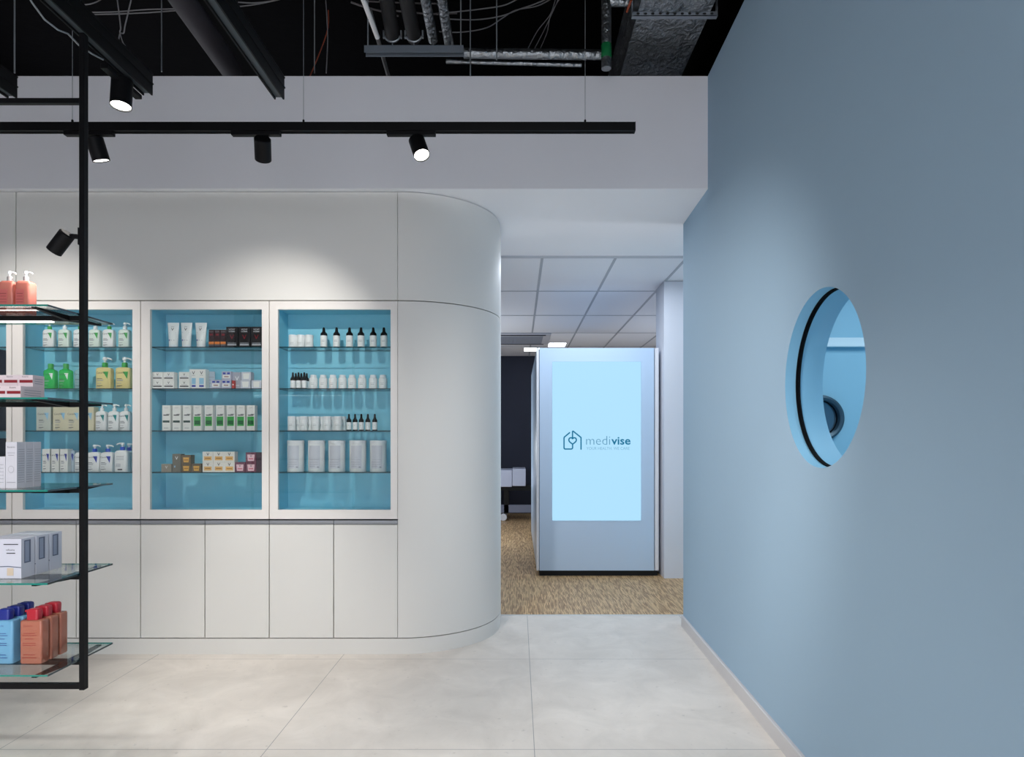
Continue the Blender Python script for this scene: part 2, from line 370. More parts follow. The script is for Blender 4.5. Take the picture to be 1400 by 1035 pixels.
tag(MB().box(-4.113, -3.252-g, YC, YC+.03, 2.2945, ZTOP).build('cladding_panel', M_cab, bevel=.0008), 'blank white upper panel cut by left edge of the photo', 'panel', 'upper cabinet fronts')
structure('wall_back', MB().box(-4.113, XE-.02, YC+.034, 4.46, 2.293, 2.99), M_dark)
NZ0, NZ1, NYB = .9358, 2.2343, 4.395
SHZ = [1.996, 1.7245, 1.450, 1.1786]
NX = [(-4.04, -3.315), (-3.208, -2.4974), (-2.3837, -1.6587), (-1.5544, -.8246)]
DLAB = ['display cabinet cut by left edge, holding dark cartons on its shelves', 'display cabinet behind the black post, full of pump bottles and blue-printed cartons',
        'display cabinet holding tubes, black cartons and green-banded cartons', 'display cabinet beside the rounded corner, holding sprays, jars and big canisters']
for i in range(4):
    x0, x1 = JX[i]+g, JX[i+1]-g; a, b = NX[i]
    t = thing('display_cabinet', DLAB[i], 'display cabinet', ((x0+x1)/2, YC, ZD0), 'glazed display cabinets'); ox, oz = (x0+x1)/2, ZD0
    fr = MB()
    for bx in ((x0, a, ZD0, ZD1), (b, x1, ZD0, ZD1), (a, b, ZD0, NZ0), (a, b, NZ1, ZD1)):
        fr.box(bx[0]-ox, bx[1]-ox, 0, .022, bx[2]-oz, bx[3]-oz)
    fr.build('door_frame', M_frame, t)
    ca = MB(); al, bl = a-.006, b+.006; zl, zh = NZ0-.006, NZ1+.006; yb = NYB-YC
    th = .012
    for bx in ((al-th, al, .0225, yb+th, zl-th, zh+th), (bl, bl+th, .0225, yb+th, zl-th, zh+th), (al, bl, .0225, yb+th, zl-th, zl), (al, bl, .0225, yb+th, zh, zh+th), (al, bl, yb, yb+th, zl, zh)):
        ca.box(bx[0]-ox, bx[1]-ox, bx[2], bx[3], bx[4]-oz, bx[5]-oz)
    ca.build('carcass', M_niche, t, smooth=0)
    MB().box(a-ox+.0005, b-ox-.0005, .008, .012, NZ0-oz+.0005, NZ1-oz-.0005).build('glass_pane', M_glass, t, smooth=0)
    for z in SHZ:
        MB().box(al-ox+.001, bl-ox-.001, .026, yb-.004, z-oz-.006, z-oz, [0, 0, 1, 1, 1, 1]).build('glass_shelf', [M_shelfg, M_edge2], t, smooth=0)
# base cabinets with a grey grip rail
BL = ['pair of white base doors cut by left edge of the photo', 'pair of white base doors behind the black hanging post', 'pair of white base doors below the display of tubes and cartons', 'pair of white base doors next to the rounded corner']
for i in range(4):
    x0, x1 = JX[i], JX[i+1]; xm = (x0+x1)/2
    t = thing('base_cabinet', BL[i], 'cabinet', (xm, YC, ZL0), 'white base cabinets')
    for a, b in ((x0, xm), (xm, x1)):
        MB().box(a-xm+g, b-xm-g, 0, .019, 0, ZL1-ZL0).build('door', M_cab, t, bevel=.0008)
        gr = MB(); gr.add([(xx, y, z-ZL0) for xx in (a-xm+.002, b-xm-.002) for y, z in ((.004, ZL1+.003), (.0, ZL1+.012), (.0, ZL1+.028), (.018, ZL1+.030), (.018, ZL1+.003))],
               [(0, 1, 6, 5), (1, 2, 7, 6), (2, 3, 8, 7), (3, 4, 9, 8), (4, 0, 5, 9), (0, 4, 3, 2, 1), (5, 6, 7, 8, 9)])
        gr.build('grip_rail', M_gola, t, smooth=0)
    MB().box(x0-xm+.003, x1-xm-.003, .022, .24, 0, ZD0-ZL0-.016).build('carcass', M_dark, t)

# ------------------------------------------------------------------ product makers: origin at base centre, front towards -Y
def oval_label(items, y): return prints(items, y)
def mk_pump(nm, wd, dp, hb, hp, mbody, mcollar, mpump, lab, lmats, nozzle=1, e=4.5, shoulder=.16):
    def f():
        t = thing(nm, None, None); a, b = wd/2, dp/2; s = hb*shoulder
        MB().sup([(0, a*.93, b*.9), (.003, a, b), (hb-s, a, b), (hb-s*.5, a*.93, b*.95), (hb-s*.15, a*.72, b*.8), (hb, a*.32, min(b*.7, a*.34))], e).build('body', mbody, t, 50)
        r = wd*.17; p = MB().lathe([(r, hb-.001), (r, hb+hp*.42), (r*.85, hb+hp*.46)], 16).build('collar', mcollar, t)
        hd = MB().lathe([(r*.42, hb+hp*.44), (r*.42, hb+hp*.68), (r*.8, hb+hp*.72), (r*.8, hb+hp*.92), (r*.6, hb+hp)], 14)
        hd.tube([(0, 0, hb+hp*.86), (r*1.2*nozzle, 0, hb+hp*.9), (r*2.2*nozzle, 0, hb+hp*.82), (r*2.6*nozzle, 0, hb+hp*.72)], r*.3, 8)
        hd.build('pump_head', mpump, t)
        if lab: oval_label(lab, -b).build('label', lmats, t, 0)
        return t
    return f
def mk_cap(nm, wd, dp, hb, hc, mbody, mcap, lab, lmats, e=4.5, capw=.42):
    def f():
        t = thing(nm, None, None); a, b = wd/2, dp/2
        MB().sup([(0, a*.93, b*.9), (.003, a, b), (hb*.86, a, b), (hb*.93, a*.86, b*.9), (hb*.97, a*.5, b*.7), (hb, a*.4, min(b*.7, a*.4))], e).build('body', mbody, t, 50)
        MB().lathe([(wd*capw/2, hb-.001), (wd*capw/2, hb+hc*.92), (wd*capw/2*.9, hb+hc)], 18).build('cap', mcap, t)
        if lab: oval_label(lab, -b).build('label', lmats, t, 0)
        return t
    return f
def mk_flip(nm, wd, dp, hb, hc, mbody, mcap, lab, lmats):         # square-shouldered bottle with a moulded dispenser cap
    def f():
        t = thing(nm, None, None); a, b = wd/2, dp/2
        MB().sup([(0, a*.95, b*.92), (.003, a, b), (hb-.006, a, b), (hb-.001, a*.96, b*.92), (hb, a*.9, b*.85)], 8).build('body', mbody, t, 50)
        c = MB().sup([(hb, a*.52, b*.72), (hb+hc*.75, a*.55, b*.75), (hb+hc*.93, a*.5, b*.68), (hb+hc, a*.36, b*.5)], 5)
        c.sup([(hb+hc*.70, a*.2, b*.3), (hb+hc*.86, a*.2, b*.3)], 4, 16, 0, Matrix.Translation((-a*.62, 0, 0)))
        c.build('cap', mcap, t, 50)
        if lab: oval_label(lab, -b).build('label', lmats, t, 0)
        return t
    return f
def mk_carton(nm, wd, dp, h, m, lab, lmats, side=None):
    def f():
        t = thing(nm, None, None)
        MB().box(-wd/2, wd/2, -dp/2, dp/2, 0, h).build('carton_body', m, t, bevel=.0007)
        if lab: oval_label(lab, -dp/2).build('print', lmats, t, 0)
        if side:
            o = oval_label(side, -wd/2).build('side_print', lmats, t, 0); o.rotation_euler = (0, 0, PI/2)
        return t
    return f
def mk_tube(nm, wt, wb, h, m, mcap, lab, lmats):
    def f():
        t = thing(nm, None, None); r = wb/2
        MB().lathe([(r*.98, 0), (r, .001), (r, .016), (r*.97, .0175)], 24).build('cap', mcap, t)
        rings = []
        for k in range(9):
            u = k/8; a = r+(wt/2-r)*u; b = r*(1-u)**.75+.0012
            rings.append([(a*math.cos(2*PI*i/24), b*math.sin(2*PI*i/24), .018+(h-.018)*u) for i in range(24)])
        MB().loops(rings).build('body', m, t, 50)
        l = MB()
        base = prints(lab, 0)
        for j, v in enumerate(base.v):
            u = max(0, (v[2]-.018)/(h-.018)); a = r+(wt/2-r)*u; b = r*(1-u)**.75+.0012
            c = max(-1, min(1, v[0]/a)); l.v.append((v[0], -b*math.sqrt(max(0, 1-c*c))+v[1]-.0004, v[2]))
        l.f, l.m = base.f, base.m
        l.build('print', lmats, t, 0); return t
    return f
def mk_jar(nm, r, h, m, mlid, neck, lab, lmats, lid=.2):
    def f():
        t = thing(nm, None, None); hb = h*(1-lid)
        if neck: prof = [(r*.94, 0), (r, .003), (r, hb*.82), (r*.92, hb*.92), (r*.7, hb*.985), (r*.66, hb)]
        else: prof = [(r*.96, 0), (r, .003), (r, hb-.002), (r*.97, hb)]
        MB().lathe(prof, 28).build('body', m, t, 40)
        rl = r*.74 if neck else r*1.02
        MB().lathe([(rl, hb-.001), (rl, h-.003), (rl*.93, h)], 28).build('lid', mlid, t, 40)
        if lab: prints(lab, 0, r).build('label', lmats, t, 0)
        return t
    return f
def mk_drop(nm, r, hb, h, lab, lmats, bulb=True):                # dark bottle with a white label band and a black dropper or spray top
    def f():
        t = thing(nm, None, None)
        MB().lathe([(r*.94, 0), (r, .003), (r, hb), (r*.9, hb+.004), (r*.55, hb+.009)], 24).build('body', mat('dark_bottle', rgb(34, 32, 34), .25), t, 40)
        MB().lathe([(r*1.01, .006), (r*1.012, .007), (r*1.012, hb-.004), (r*1.01, hb-.003)], 24, cap0=False, cap1=False).build('label_band', M_white, t, 40)
        c = MB(); z = hb+.006; d = h-z
        c.lathe([(r*.98, z-.004), (r*.95, z+d*.12), (r*.62, z+d*.30), (r*.5, z+d*.36), (r*.42, z+d*.55), (r*.36, z+d*.9), (r*.2, h)], 18)
        c.build('dropper_top', M_black, t, 40)
        prints(lab, 0, r*1.015).build('print', lmats, t, 0); return t
    return f
PROTO = {}
def place(kind, maker, label, cat, group, x, y, z, rz=0):
    if kind not in PROTO: o = PROTO[kind] = maker()
    else: o = dup(PROTO[kind])
    o.location = (x, y, z); o.rotation_euler = (0, 0, rz); tag(o, label, cat, group); return o
ORD = ['first', 'second', 'third', 'fourth', 'fifth', 'sixth', 'seventh', 'eighth', 'ninth']
def row(kind, maker, pxs, shelf, what, where, cat, group, Y=4.275, rz=0, lift=0, lab=None):
    for k, px in enumerate(pxs):
        if len(pxs) == 1: lb = f'{what}, on {where}'
        elif k == len(pxs)-1: lb = f'{what}, rightmost of {len(pxs)}, {where}'
        elif k == 0: lb = f'{what}, leftmost of {len(pxs)}, {where}'
        else: lb = f'{what}, {ORD[k]} from left, {where}'
        place(kind, maker, lab[k] if lab else lb, cat, group, (px-VX)*(Y-.02)/F, Y, SHZ[shelf]+.0003+lift, rz)

def cv_label(wd, hb, tri, sub=None, txt='CeraVe'):
    a, z = wd*.40, hb*.70
    it = [('p', [(wd*.04, z+hb*.10), (a*.98, z+hb*.10), (a*.80, z-hb*.24)], 0),
          ('t', txt, -wd*.13, z+.001, hb*.085, 1, .0)]
    for k, (zz, ww) in enumerate(((.46, .34), (.41, .44), (.36, .4), (.24, .3), (.13, .36), (.08, .22))):
        it.append(('r', -a*.9+wd*ww/2, hb*zz, wd*ww, hb*.022, 2 if k not in (0, 4) else 1))
    return it, [tri, M_ink, M_grey]
# ---- display behind the black post
D1 = 'behind black post'
it, lm = cv_label(.074, .121, M_green)
gbody = mat('milky_plastic', rgb(226, 236, 226), .3)
grow = [65, 86, 107, 128, 147, 168.5]
gl = [f'white pump bottle with green triangle, {("leftmost","second","third","fourth","fifth","rightmost")[k]} of six on top shelf behind post' for k in range(6)]
for k, px in enumerate(grow):
    kd = 'gp%d' % (k % 2)
    place(kd, mk_pump('pump_bottle', .074, .044, .121, .046, gbody if k % 2 else M_white, M_white if k % 2 else M_green, M_white, it, lm), gl[k], 'bottle', 'green-triangle pump bottles', (px-VX)*4.255/F, 4.275, SHZ[0]+.0003)
it, lm = cv_label(.076, .128, M_white)
row('greenm', mk_cap('bottle', .078, .046, .132, .034, liquid('green_liquid', rgb(60, 210, 100), (.5, 1, .6, 1), .6), M_green, it, lm), [66.5, 87.5], 1, 'green liquid bottle with green cap', 'second shelf '+D1, 'bottle', 'green bottles')
it, lm = cv_label(.076, .128, M_sky)
row('clearm', mk_cap('bottle', .078, .046, .132, .034, liquid('clear_liquid', rgb(190, 225, 228), (.9, .98, .98, 1), .45), mat('pale_cap', rgb(215, 235, 235), .4), it, lm), [109], 1, 'clear bottle with white printing', 'second shelf, half hidden by black post', 'bottle', None)
it, lm = cv_label(.098, .14, M_green)
row('yellowp', mk_pump('pump_bottle', .1, .055, .142, .068, liquid('oil', rgb(246, 228, 160), (.98, .9, .6, 1), .8), M_green, M_white, it, lm, shoulder=.1), [141, 168], 1, 'amber oil bottle with green and white pump', 'second shelf '+D1, 'bottle', 'amber pump bottles')
it, lm = cv_label(.085, .145, M_sky)
row('beigeb', mk_carton('refill_pack', .09, .05, .155, mat('beige_plastic', rgb(214, 206, 178), .5), it, lm), [82.5, 101, 119.5], 2, 'beige pack with pale blue triangle', 'third shelf '+D1, 'pack', 'beige packs')
row('greyb', mk_carton('refill_pack', .095, .06, .155, mat('greige_plastic', rgb(196, 200, 190), .5), it, lm), [61], 2, 'grey-green pack with pale blue triangle', 'third shelf, left of the beige packs', 'pack', None)
it, lm = cv_label(.07, .128, M_teal)
row('tealp', mk_pump('pump_bottle', .07, .045, .128, .046, M_white, M_white, M_white, it, lm), [137, 154, 170], 2, 'white pump bottle with teal triangle', 'third shelf '+D1, 'bottle', 'teal-triangle pump bottles')
it, lm = cv_label(.05, .148, M_navyi)
row('bluec', mk_carton('carton', .05, .05, .15, mat('white_card', rgb(236, 234, 230), .6), it, lm), [63.5, 76, 88], 3, 'slim white carton with blue corner', 'fourth shelf '+D1, 'carton', 'blue-cornered cartons')
row('bluecr', mk_carton('carton', .05, .05, .14, mat('grey_card', rgb(178, 192, 206), .6), it, lm), [97], 3, 'grey-blue carton turned away', 'fourth shelf beside the blue-cornered cartons', 'carton', None, 4.31)
it, lm = cv_label(.082, .128, M_navyi)
mblue = mat('cobalt_plastic', rgb(36, 82, 190), .35)
row('bluep', mk_pump('pump_bottle', .083, .05, .130, .048, M_white, mblue, M_white, it, lm), [110, 127, 145], 3, 'white bottle with cobalt pump', 'fourth shelf '+D1, 'bottle', 'cobalt-pump bottles')
bk = [('r', 0, .10, .05, .003, 1), ('r', 0, .09, .05, .002, 1), ('r', 0, .08, .05, .002, 1), ('r', -.012, .05, .032, .003, 1), ('r', -.012, .042, .032, .003, 1), ('r', -.012, .034, .032, .003, 1), ('r', 0, .012, .03, .008, 0)]
row('backp', mk_pump('pump_bottle', .085, .055, .142, .05, M_white, mblue, M_white, bk, [M_ink, M_grey], -1), [165], 3, 'cobalt-pump bottle turned to show its back label', 'fourth shelf near the frame', 'bottle', None, 4.255)
row('bluepr', mk_pump('pump_bottle', .083, .05, .137, .05, mat('shaded_plastic', rgb(190, 215, 222), .35), mblue, M_white, None, None), [174], 3, 'cobalt-pump bottle half hidden behind the back-turned one', 'fourth shelf', 'bottle', None, 4.345)
# ---- leftmost display: dark cartons
mdk = mat('dark_navy_card', rgb(38, 46, 66), .5)
for sh, h in ((1, .255), (2, .19), (3, .22)):
    row('dk%d' % sh, mk_carton('carton', .16, .1, h, mdk, None, None), [-12], sh, f'large dark navy carton cut by photo edge', ('', 'second shelf', 'third shelf', 'fourth shelf')[sh]+' of leftmost display', 'carton', None)
# ---- middle display
D2 = 'middle display'
vy = lambda z, h, mi=0: ('p', [(-h*.5, z+h), (-h*.32, z+h), (0, z+h*.3), (h*.32, z+h), (h*.5, z+h), (h*.06, z), (-h*.06, z)], mi)
row('tube', mk_tube('cream_tube', .078, .054, .166, M_white, mat('tube_cap', rgb(232, 236, 240), .35),
    [('t', 'VICHY', 0, .136, .005, 0, 0), vy(.112, .018), ('r', 0, .097, .045, .0035, 1), ('r', 0, .082, .05, .003, 1), ('r', 0, .070, .05, .003, 1), ('r', -.016, .044, .009, .008, 2), ('r', .006, .046, .022, .003, 1)], [M_ink, M_grey, M_navyi]),
    [235, 253, 273], 0, 'white cream tube standing on its cap', 'top shelf of '+D2, 'tube', 'white cream tubes')
mbc = mat('black_card', rgb(30, 27, 30), .4)
row('dbox', mk_carton('carton', .0355, .04, .117, mat('maroon_card', rgb(48, 26, 30), .4),
    [('t', 'VICHY', 0, .100, .007, 0, .01), ('r', 0, .078, .02, .012, 1), ('r', 0, .022, .034, .016, 2), ('r', 0, .014, .034, .003, 0)], [M_grey, M_red, M_orange]),
    [289, 297, 305], 0, 'slim dark carton with orange band', 'top shelf of '+D2, 'carton', 'orange-banded cartons')
row('bbox', mk_carton('carton', .075, .05, .135, mbc,
    [('t', 'VICHY', 0, .113, .010, 0, .01), ('t', 'HOMME', 0, .100, .008, 0, .01), vy(.055, .028, 1), ('r', 0, .026, .056, .004, 2), ('r', 0, .013, .058, .008, 0)], [mat('silver_ink', rgb(200, 200, 205), .4), M_red, M_grey]),
    [317.5, 334.5, 351], 0, 'black carton with silver lettering and red emblem', 'top shelf of '+D2, 'carton', 'black cartons')
mwc = mat('white_card', rgb(236, 234, 230), .6)
sm = mk_carton('small_carton', .070, .05, .053, mwc, [vy(.030, .014), ('r', 0, .010, .056, .007, 1), ('r', 0, .022, .04, .002, 2)], [M_ink, M_ink, M_grey])
for lv, nmv in ((0, 'bottom'), (1, 'upper')):
    for k, px in enumerate((215.8, 231)):
        place('small', sm, f'small white carton with emblem, {nmv} {("left","right")[k]} of the four-carton stack, middle display', 'carton', 'stacked small white cartons', (px-VX)*4.225/F, 4.245, SHZ[1]+.0003+lv*.0535)
    place('small', sm, f'small white carton, {nmv} of the two stacked beside tall white cartons', 'carton', 'stacked small white cartons', (252.3-VX)*4.225/F, 4.245, SHZ[1]+.0003+lv*.0535)
row('tallw', mk_carton('carton', .053, .05, .128, mwc, [vy(.095, .02), ('t', 'VICHY', 0, .085, .005, 0, 0), ('r', 0, .03, .03, .04, 2), ('r', 0, .012, .03, .012, 1)], [M_ink, M_navyi, M_sky]),
    [265, 276], 1, 'tall white carton with blue bottle picture', 'second shelf of '+D2, 'carton', 'tall white cartons')
row('tallb', mk_carton('carton', .05, .05, .12, mat('grey_card', rgb(178, 192, 206), .6), [('r', 0, .02, .04, .003, 0), ('r', 0, .04, .04, .003, 0), ('r', 0, .06, .04, .003, 0), ('r', 0, .08, .04, .003, 0)], [M_grey]), [286], 1, 'grey-blue carton showing its back', 'second shelf behind the tall white cartons', 'carton', None, 4.335, .5)
lav = mk_carton('small_carton', .062, .05, .055, mat('lavender_card', rgb(190, 190, 208), .5), [('r', -.014, .036, .018, .012, 0), ('r', .014, .036, .018, .012, 0), ('r', 0, .010, .048, .022, 1), ('r', 0, .018, .03, .005, 2)], [M_navyi, mwc, M_red])
for px, lv, nmv in ((295.5, 0, 'bottom left'), (309.5, 0, 'bottom right'), (310, 1, 'topmost')):
    place('lav', lav, f'small lavender carton, {nmv} of three in a stack, middle display', 'carton', 'lavender cartons', (px-VX)*4.225/F, 4.245, SHZ[1]+.0003+lv*.0555)
place('redb', mk_carton('small_carton', .014, .04, .052, mat('red_card', rgb(190, 60, 55), .5), [('r', 0, .02, .008, .01, 0)], [M_white]), 'tiny red carton between lavender and grey cartons, middle display', 'carton', None, (318.6-VX)*4.225/F, 4.245, SHZ[1]+.0003)
place('greyv', mk_carton('carton', .05, .05, .108, mat('pearl_card', rgb(176, 178, 190), .4), [vy(.055, .026, 0), ('r', 0, .02, .03, .003, 0)], [M_white]), 'pearl grey carton with white emblem, beside the tiny red carton', 'carton', None, (324.5-VX)*4.255/F, 4.275, SHZ[1]+.0003)
pw = mk_carton('small_carton', .062, .05, .053, mat('pearl_white', rgb(206, 208, 218), .45), [('p', [(-.018, .008), (.018, .008), (.022, .044), (-.022, .044)], 0)], [mwc])
for px, lv, nmv in ((336, 0, 'bottom left'), (351, 0, 'bottom right'), (337, 1, 'upper')):
    place('pw', pw, f'small pearl white carton, {nmv} of the stack at the frame, second shelf, middle display', 'carton', 'pearl white cartons', (px-VX)*4.225/F, 4.245, SHZ[1]+.0003+lv*.0535)
gcar = lambda kind: mk_carton('carton', .053, .045, .166, mwc, [('t', 'VICHY', 0, .146, .006, 2, .0), ('r', 0, .098, .036, .006, 0), ('r', .012, .106, .022, .003, 0), ('r', 0, .052 if not kind else .03, .044, .014 if not kind else .062, 1), ('r', 0, .04, .036, .026, 3) if kind else ('r', 0, .015, .03, .003, 2)], [M_ink, mat('dark_green_ink', rgb(36, 70, 62), .5) if not kind else M_green, M_grey, mat('mid_green_ink', rgb(24, 96, 50), .5)])
row('gc0', gcar(0), [227.5, 241.5, 255.7], 2, 'white carton with dark green bar', 'third shelf of '+D2, 'carton', 'green-barred cartons')
row('gc1', gcar(1), [270, 285.5, 301, 315.5, 329.2, 343], 2, 'white carton with bright green block', 'third shelf of '+D2, 'carton', 'green-block cartons')
mol = mat('olive_card', rgb(150, 142, 128), .45)
place('ol1', mk_carton('small_carton', .066, .05, .052, mol, [vy(.024, .016)], [M_white]), 'small taupe carton at the left end of fourth shelf, middle display', 'carton', None, (228-VX)*4.225/F, 4.245, SHZ[3]+.0003)
place('ol2', mk_carton('carton', .056, .05, .118, mat('taupe_card', rgb(120, 116, 106), .45), [vy(.082, .02), ('r', -.012, .03, .008, .012, 1)], [M_white, M_sky]), 'upright taupe carton beside stacked gold cartons', 'carton', None, (242-VX)*4.225/F, 4.245, SHZ[3]+.0003)
go = mk_carton('small_carton', .062, .05, .055, mat('bronze_card', rgb(112, 96, 74), .4), [('p', [(-.016, .008), (.016, .008), (.02, .04), (-.02, .04)], 0), ('r', 0, .02, .028, .007, 1)], [mat('gold_print', rgb(232, 178, 88), .4), mat('gold_dark', rgb(180, 120, 50), .4)])
for px, lv, nmv in ((255, 0, 'under its twin'), (255, 1, 'on top of its twin'), (269, 0, 'single, left of cream cartons')):
    place('gold', go, f'small bronze and gold carton, {nmv}, fourth shelf', 'carton', 'bronze gold cartons', (px-VX)*4.225/F, 4.245, SHZ[3]+.0003+lv*.0555)
cr = mk_carton('small_carton', .0695, .05, .066, mat('cream_card', rgb(242, 236, 228), .5), [('r', 0, .010, .05, .026, 0), vy(.042, .018, 1), ('r', 0, .02, .036, .006, 2)], [mat('peach_print', rgb(238, 190, 120), .5), M_ink, mat('gold_dark', rgb(180, 120, 50), .4)])
for lv, nmv in ((0, 'lower'), (1, 'upper')):
    for k, px in enumerate((284.7, 299.5, 314)):
        place('cream', cr, f'cream and gold carton, {("left","middle","right")[k]} of the {nmv} three on fourth shelf', 'carton', 'cream gold cartons', (px-VX)*4.225/F, 4.245, SHZ[3]+.0003+lv*.0665)
pk = mk_carton('small_carton', .068, .05, .064, mat('rose_card', rgb(120, 70, 88), .45), [('p', [(-.02, .008), (.02, .008), (.024, .05), (-.024, .05)], 0), vy(.034, .014, 1), ('r', 0, .018, .03, .008, 2)], [mat('pink_print', rgb(238, 200, 208), .5), M_ink, mat('rose_print', rgb(214, 120, 136), .5)])
for px, lv, nmv in ((328.5, 0, 'standing alone'), (343.5, 0, 'under its twin'), (343.5, 1, 'on top of its twin')):
    place('pink', pk, f'small rose pink carton, {nmv}, fourth shelf of middle display', 'carton', 'rose pink cartons', (px-VX)*4.225/F, 4.245, SHZ[3]+.0003+lv*.0645)
place('plum', mk_carton('carton', .034, .05, .128, mat('plum_card', rgb(70, 52, 64), .45), None, None), 'dark plum carton at the frame beside stacked rose pink cartons', 'carton', None, (354.5-VX)*4.225/F, 4.245, SHZ[3]+.0003)
# ---- display beside the rounded corner
D3 = 'beside rounded corner'
lid = mat('lid_white', rgb(236, 236, 238), .35)
row('sjar', mk_jar('jar', .0265, .084, M_white, lid, False, [('t', 'complex', 0, .030, .0055, 0, .0), ('r', 0, .022, .02, .002, 1)], [M_grey, M_grey], .16), [399, 410, 421.5], 0, 'short white jar', 'top shelf '+D3, 'jar', 'short white jars')
row('spray', mk_drop('spray_bottle', .0225, .082, .135, [('t', 'serum', 0, .046, .006, 0, .0), ('r', 0, .040, .02, .002, 0)], [M_grey]), [441.5, 459, 476.8, 492.6, 509.4, 524], 0, 'white-labelled bottle with black spray top', 'top shelf '+D3, 'bottle', 'black-topped spray bottles')
dm = mk_drop('dropper_bottle', .0165, .058, .110, [('t', 'oil', 0, .032, .005, 0, .0)], [M_grey])
row('drop', dm, [399, 406.7, 414.6], 1, 'small dropper bottle', 'second shelf '+D3, 'bottle', 'small dropper bottles')
row('drop', dm, [403, 410.5, 418], 1, 'small dropper bottle', 'second shelf, rear row, display by rounded corner', 'bottle', 'rear dropper bottles', 4.325)
row('pill', mk_jar('pill_bottle', .0275, .092, M_white, lid, True, [('t', 'vitamin', 0, .036, .0055, 0, .0), ('r', 0, .028, .02, .002, 0)], [M_grey], .16), [427.3, 440.7, 454, 467.2, 480.4, 494.2, 509.3, 522.6], 1, 'white pill bottle', 'second shelf '+D3, 'bottle', 'white pill bottles')
pj = mk_jar('pill_jar', .0265, .094, M_white, lid, False, [('t', 'omega', 0, .040, .0055, 0, .0), ('r', 0, .032, .02, .002, 0)], [M_grey], .22)
row('pjar', pj, [397.5, 413.8, 430, 446, 460.8], 2, 'white screw-lid jar', 'third shelf '+D3, 'jar', 'white screw-lid jars')
row('pjar', pj, [406.5, 422, 438, 452.5, 467], 2, 'white screw-lid jar', 'third shelf, rear row, display by rounded corner', 'jar', 'rear screw-lid jars', 4.335)
row('drop', dm, [476, 484.5, 493, 502, 511.5], 2, 'small dropper bottle', 'third shelf '+D3, 'bottle', 'dropper bottles on third shelf')
row('can', mk_jar('canister', .054, .207, M_white, lid, False, [('r', 0, .022, .075, .15, 0), ('t', 'protein complex', 0, .078, .006, 1, .0), ('r', -.006, .062, .06, .003, 1), ('r', -.006, .048, .06, .003, 1), ('r', -.014, .036, .04, .003, 1), ('r', .024, .028, .012, .006, 2)], [mat('label_grey', rgb(214, 214, 222), .5), mat('pale_ink', rgb(172, 172, 184), .5), M_grey], .10), [403, 431.6, 459.5, 488.3, 516.3], 3, 'large white canister', 'fourth shelf '+D3, 'canister', 'large white canisters', 4.30)

# ------------------------------------------------------------------ hanging frame with glass shelves
FX, FY, FZ = -1.5495, 2.31, .498
t = thing('hanging_shelf_frame', 'black steel frame hanging from the ceiling, carrying five glass shelves', 'shelf', (FX, FY, FZ))
pw_, pd_ = .0092, .0118
MB().box(-pw_, pw_, -pd_, pd_, 0, 2.3365).build('post', M_black, t, bevel=.0015)
MB().box(-.95-pw_, -.95+pw_, -pd_, pd_, 0, 2.3365).build('post', M_black, t, bevel=.0015)
MB().box(-.95+pw_, -pw_, -.009, .009, .003, .022).build('bottom_rail', M_black, t, bevel=.001)
ztr = at(0, 139, FY).z-FZ
MB().box(-.95+pw_, -pw_, -.009, .009, ztr-.009, ztr+.009).build('top_rail', M_black, t, bevel=.001)
SZ = [1.835, 1.528, 1.222, .914, .611]
for k, z in enumerate(SZ):
    zz = z-FZ
    MB().box(-.95+pw_, -pw_, -.010, .010, zz-.023, zz-.0065).build('cross_rail', M_black, t, bevel=.001)
    for x in (-.052, -.898):
        pf = [(-.168, -.0065), (-.168, -.011), (-.011, -.0235), (.011, -.0235), (.168, -.011), (.168, -.0065)]; m_ = len(pf)
        ar = MB().add([(x+dx, y, zz+dz) for dx in (-.008, .008) for y, dz in pf], [tuple(range(m_)), tuple(range(m_, 2*m_))[::-1]]+[(i, m_+i, m_+(i+1) % m_, (i+1) % m_) for i in range(m_)])
        ar.build('bracket_arm', M_black, t, smooth=0)
    # the glass is notched round the posts
    G = MB(); x0, x1, yh, nx, ny = -.9465, -.0035, .172, .0065, .0126
    poly = [(x0, -yh), (x1, -yh), (x1, -ny), (x1-nx, -ny), (x1-nx, ny), (x1, ny), (x1, yh), (x0, yh), (x0, ny), (x0+nx, ny), (x0+nx, -ny), (x0, -ny)]
    top = [(*p, zz) for p in poly]; bot = [(*p, zz-.006) for p in poly]; N = len(poly)
    G.add(bot+top, [tuple(range(N))[::-1], tuple(range(N, 2*N))]+[(i, (i+1) % N, N+(i+1) % N, N+i) for i in range(N)], [0, 0]+[1 if i in (0, 6) else 2 for i in range(N)])
    G.build('glass_shelf', [M_shelfg, M_edge, M_edge2], t, smooth=0)
MB().box(-.93, -.11, -.008, .008, SZ[0]-FZ-.0275, SZ[0]-FZ-.0245).build('light_strip', mat('led_strip', rgb(255, 250, 244), .5, emit=2.2), t)
# goods on the hanging shelves
def on(kind, maker, label, cat, group, px, Y, k, lift=0, rz=0, half=0):
    place(kind, maker, label, cat, group, (px-VX)*Y/F, Y+half, SZ[k]+.0003+lift, rz)
coral = liquid('coral_gel', rgb(208, 126, 112), (1, .62, .55, 1), .8)
cp = mk_pump('pump_bottle', .052, .04, .125, .036, coral, mat('grey_collar', rgb(150, 145, 145), .4), M_white, [('r', -.008, .03, .03, .062, 0), ('r', -.008, .075, .022, .003, 1), ('r', -.008, .066, .02, .002, 1), ('r', -.008, .055, .024, .002, 1), ('r', -.008, .045, .024, .002, 1)], [mat('coral_label', rgb(190, 96, 92), .5), mat('coral_ink', rgb(140, 60, 62), .5)], e=7, shoulder=.1)
on('coral', cp, 'coral pump bottle nearer the post on the topmost hanging shelf', 'bottle', 'coral pump bottles', 30, 2.318, 0, half=.02)
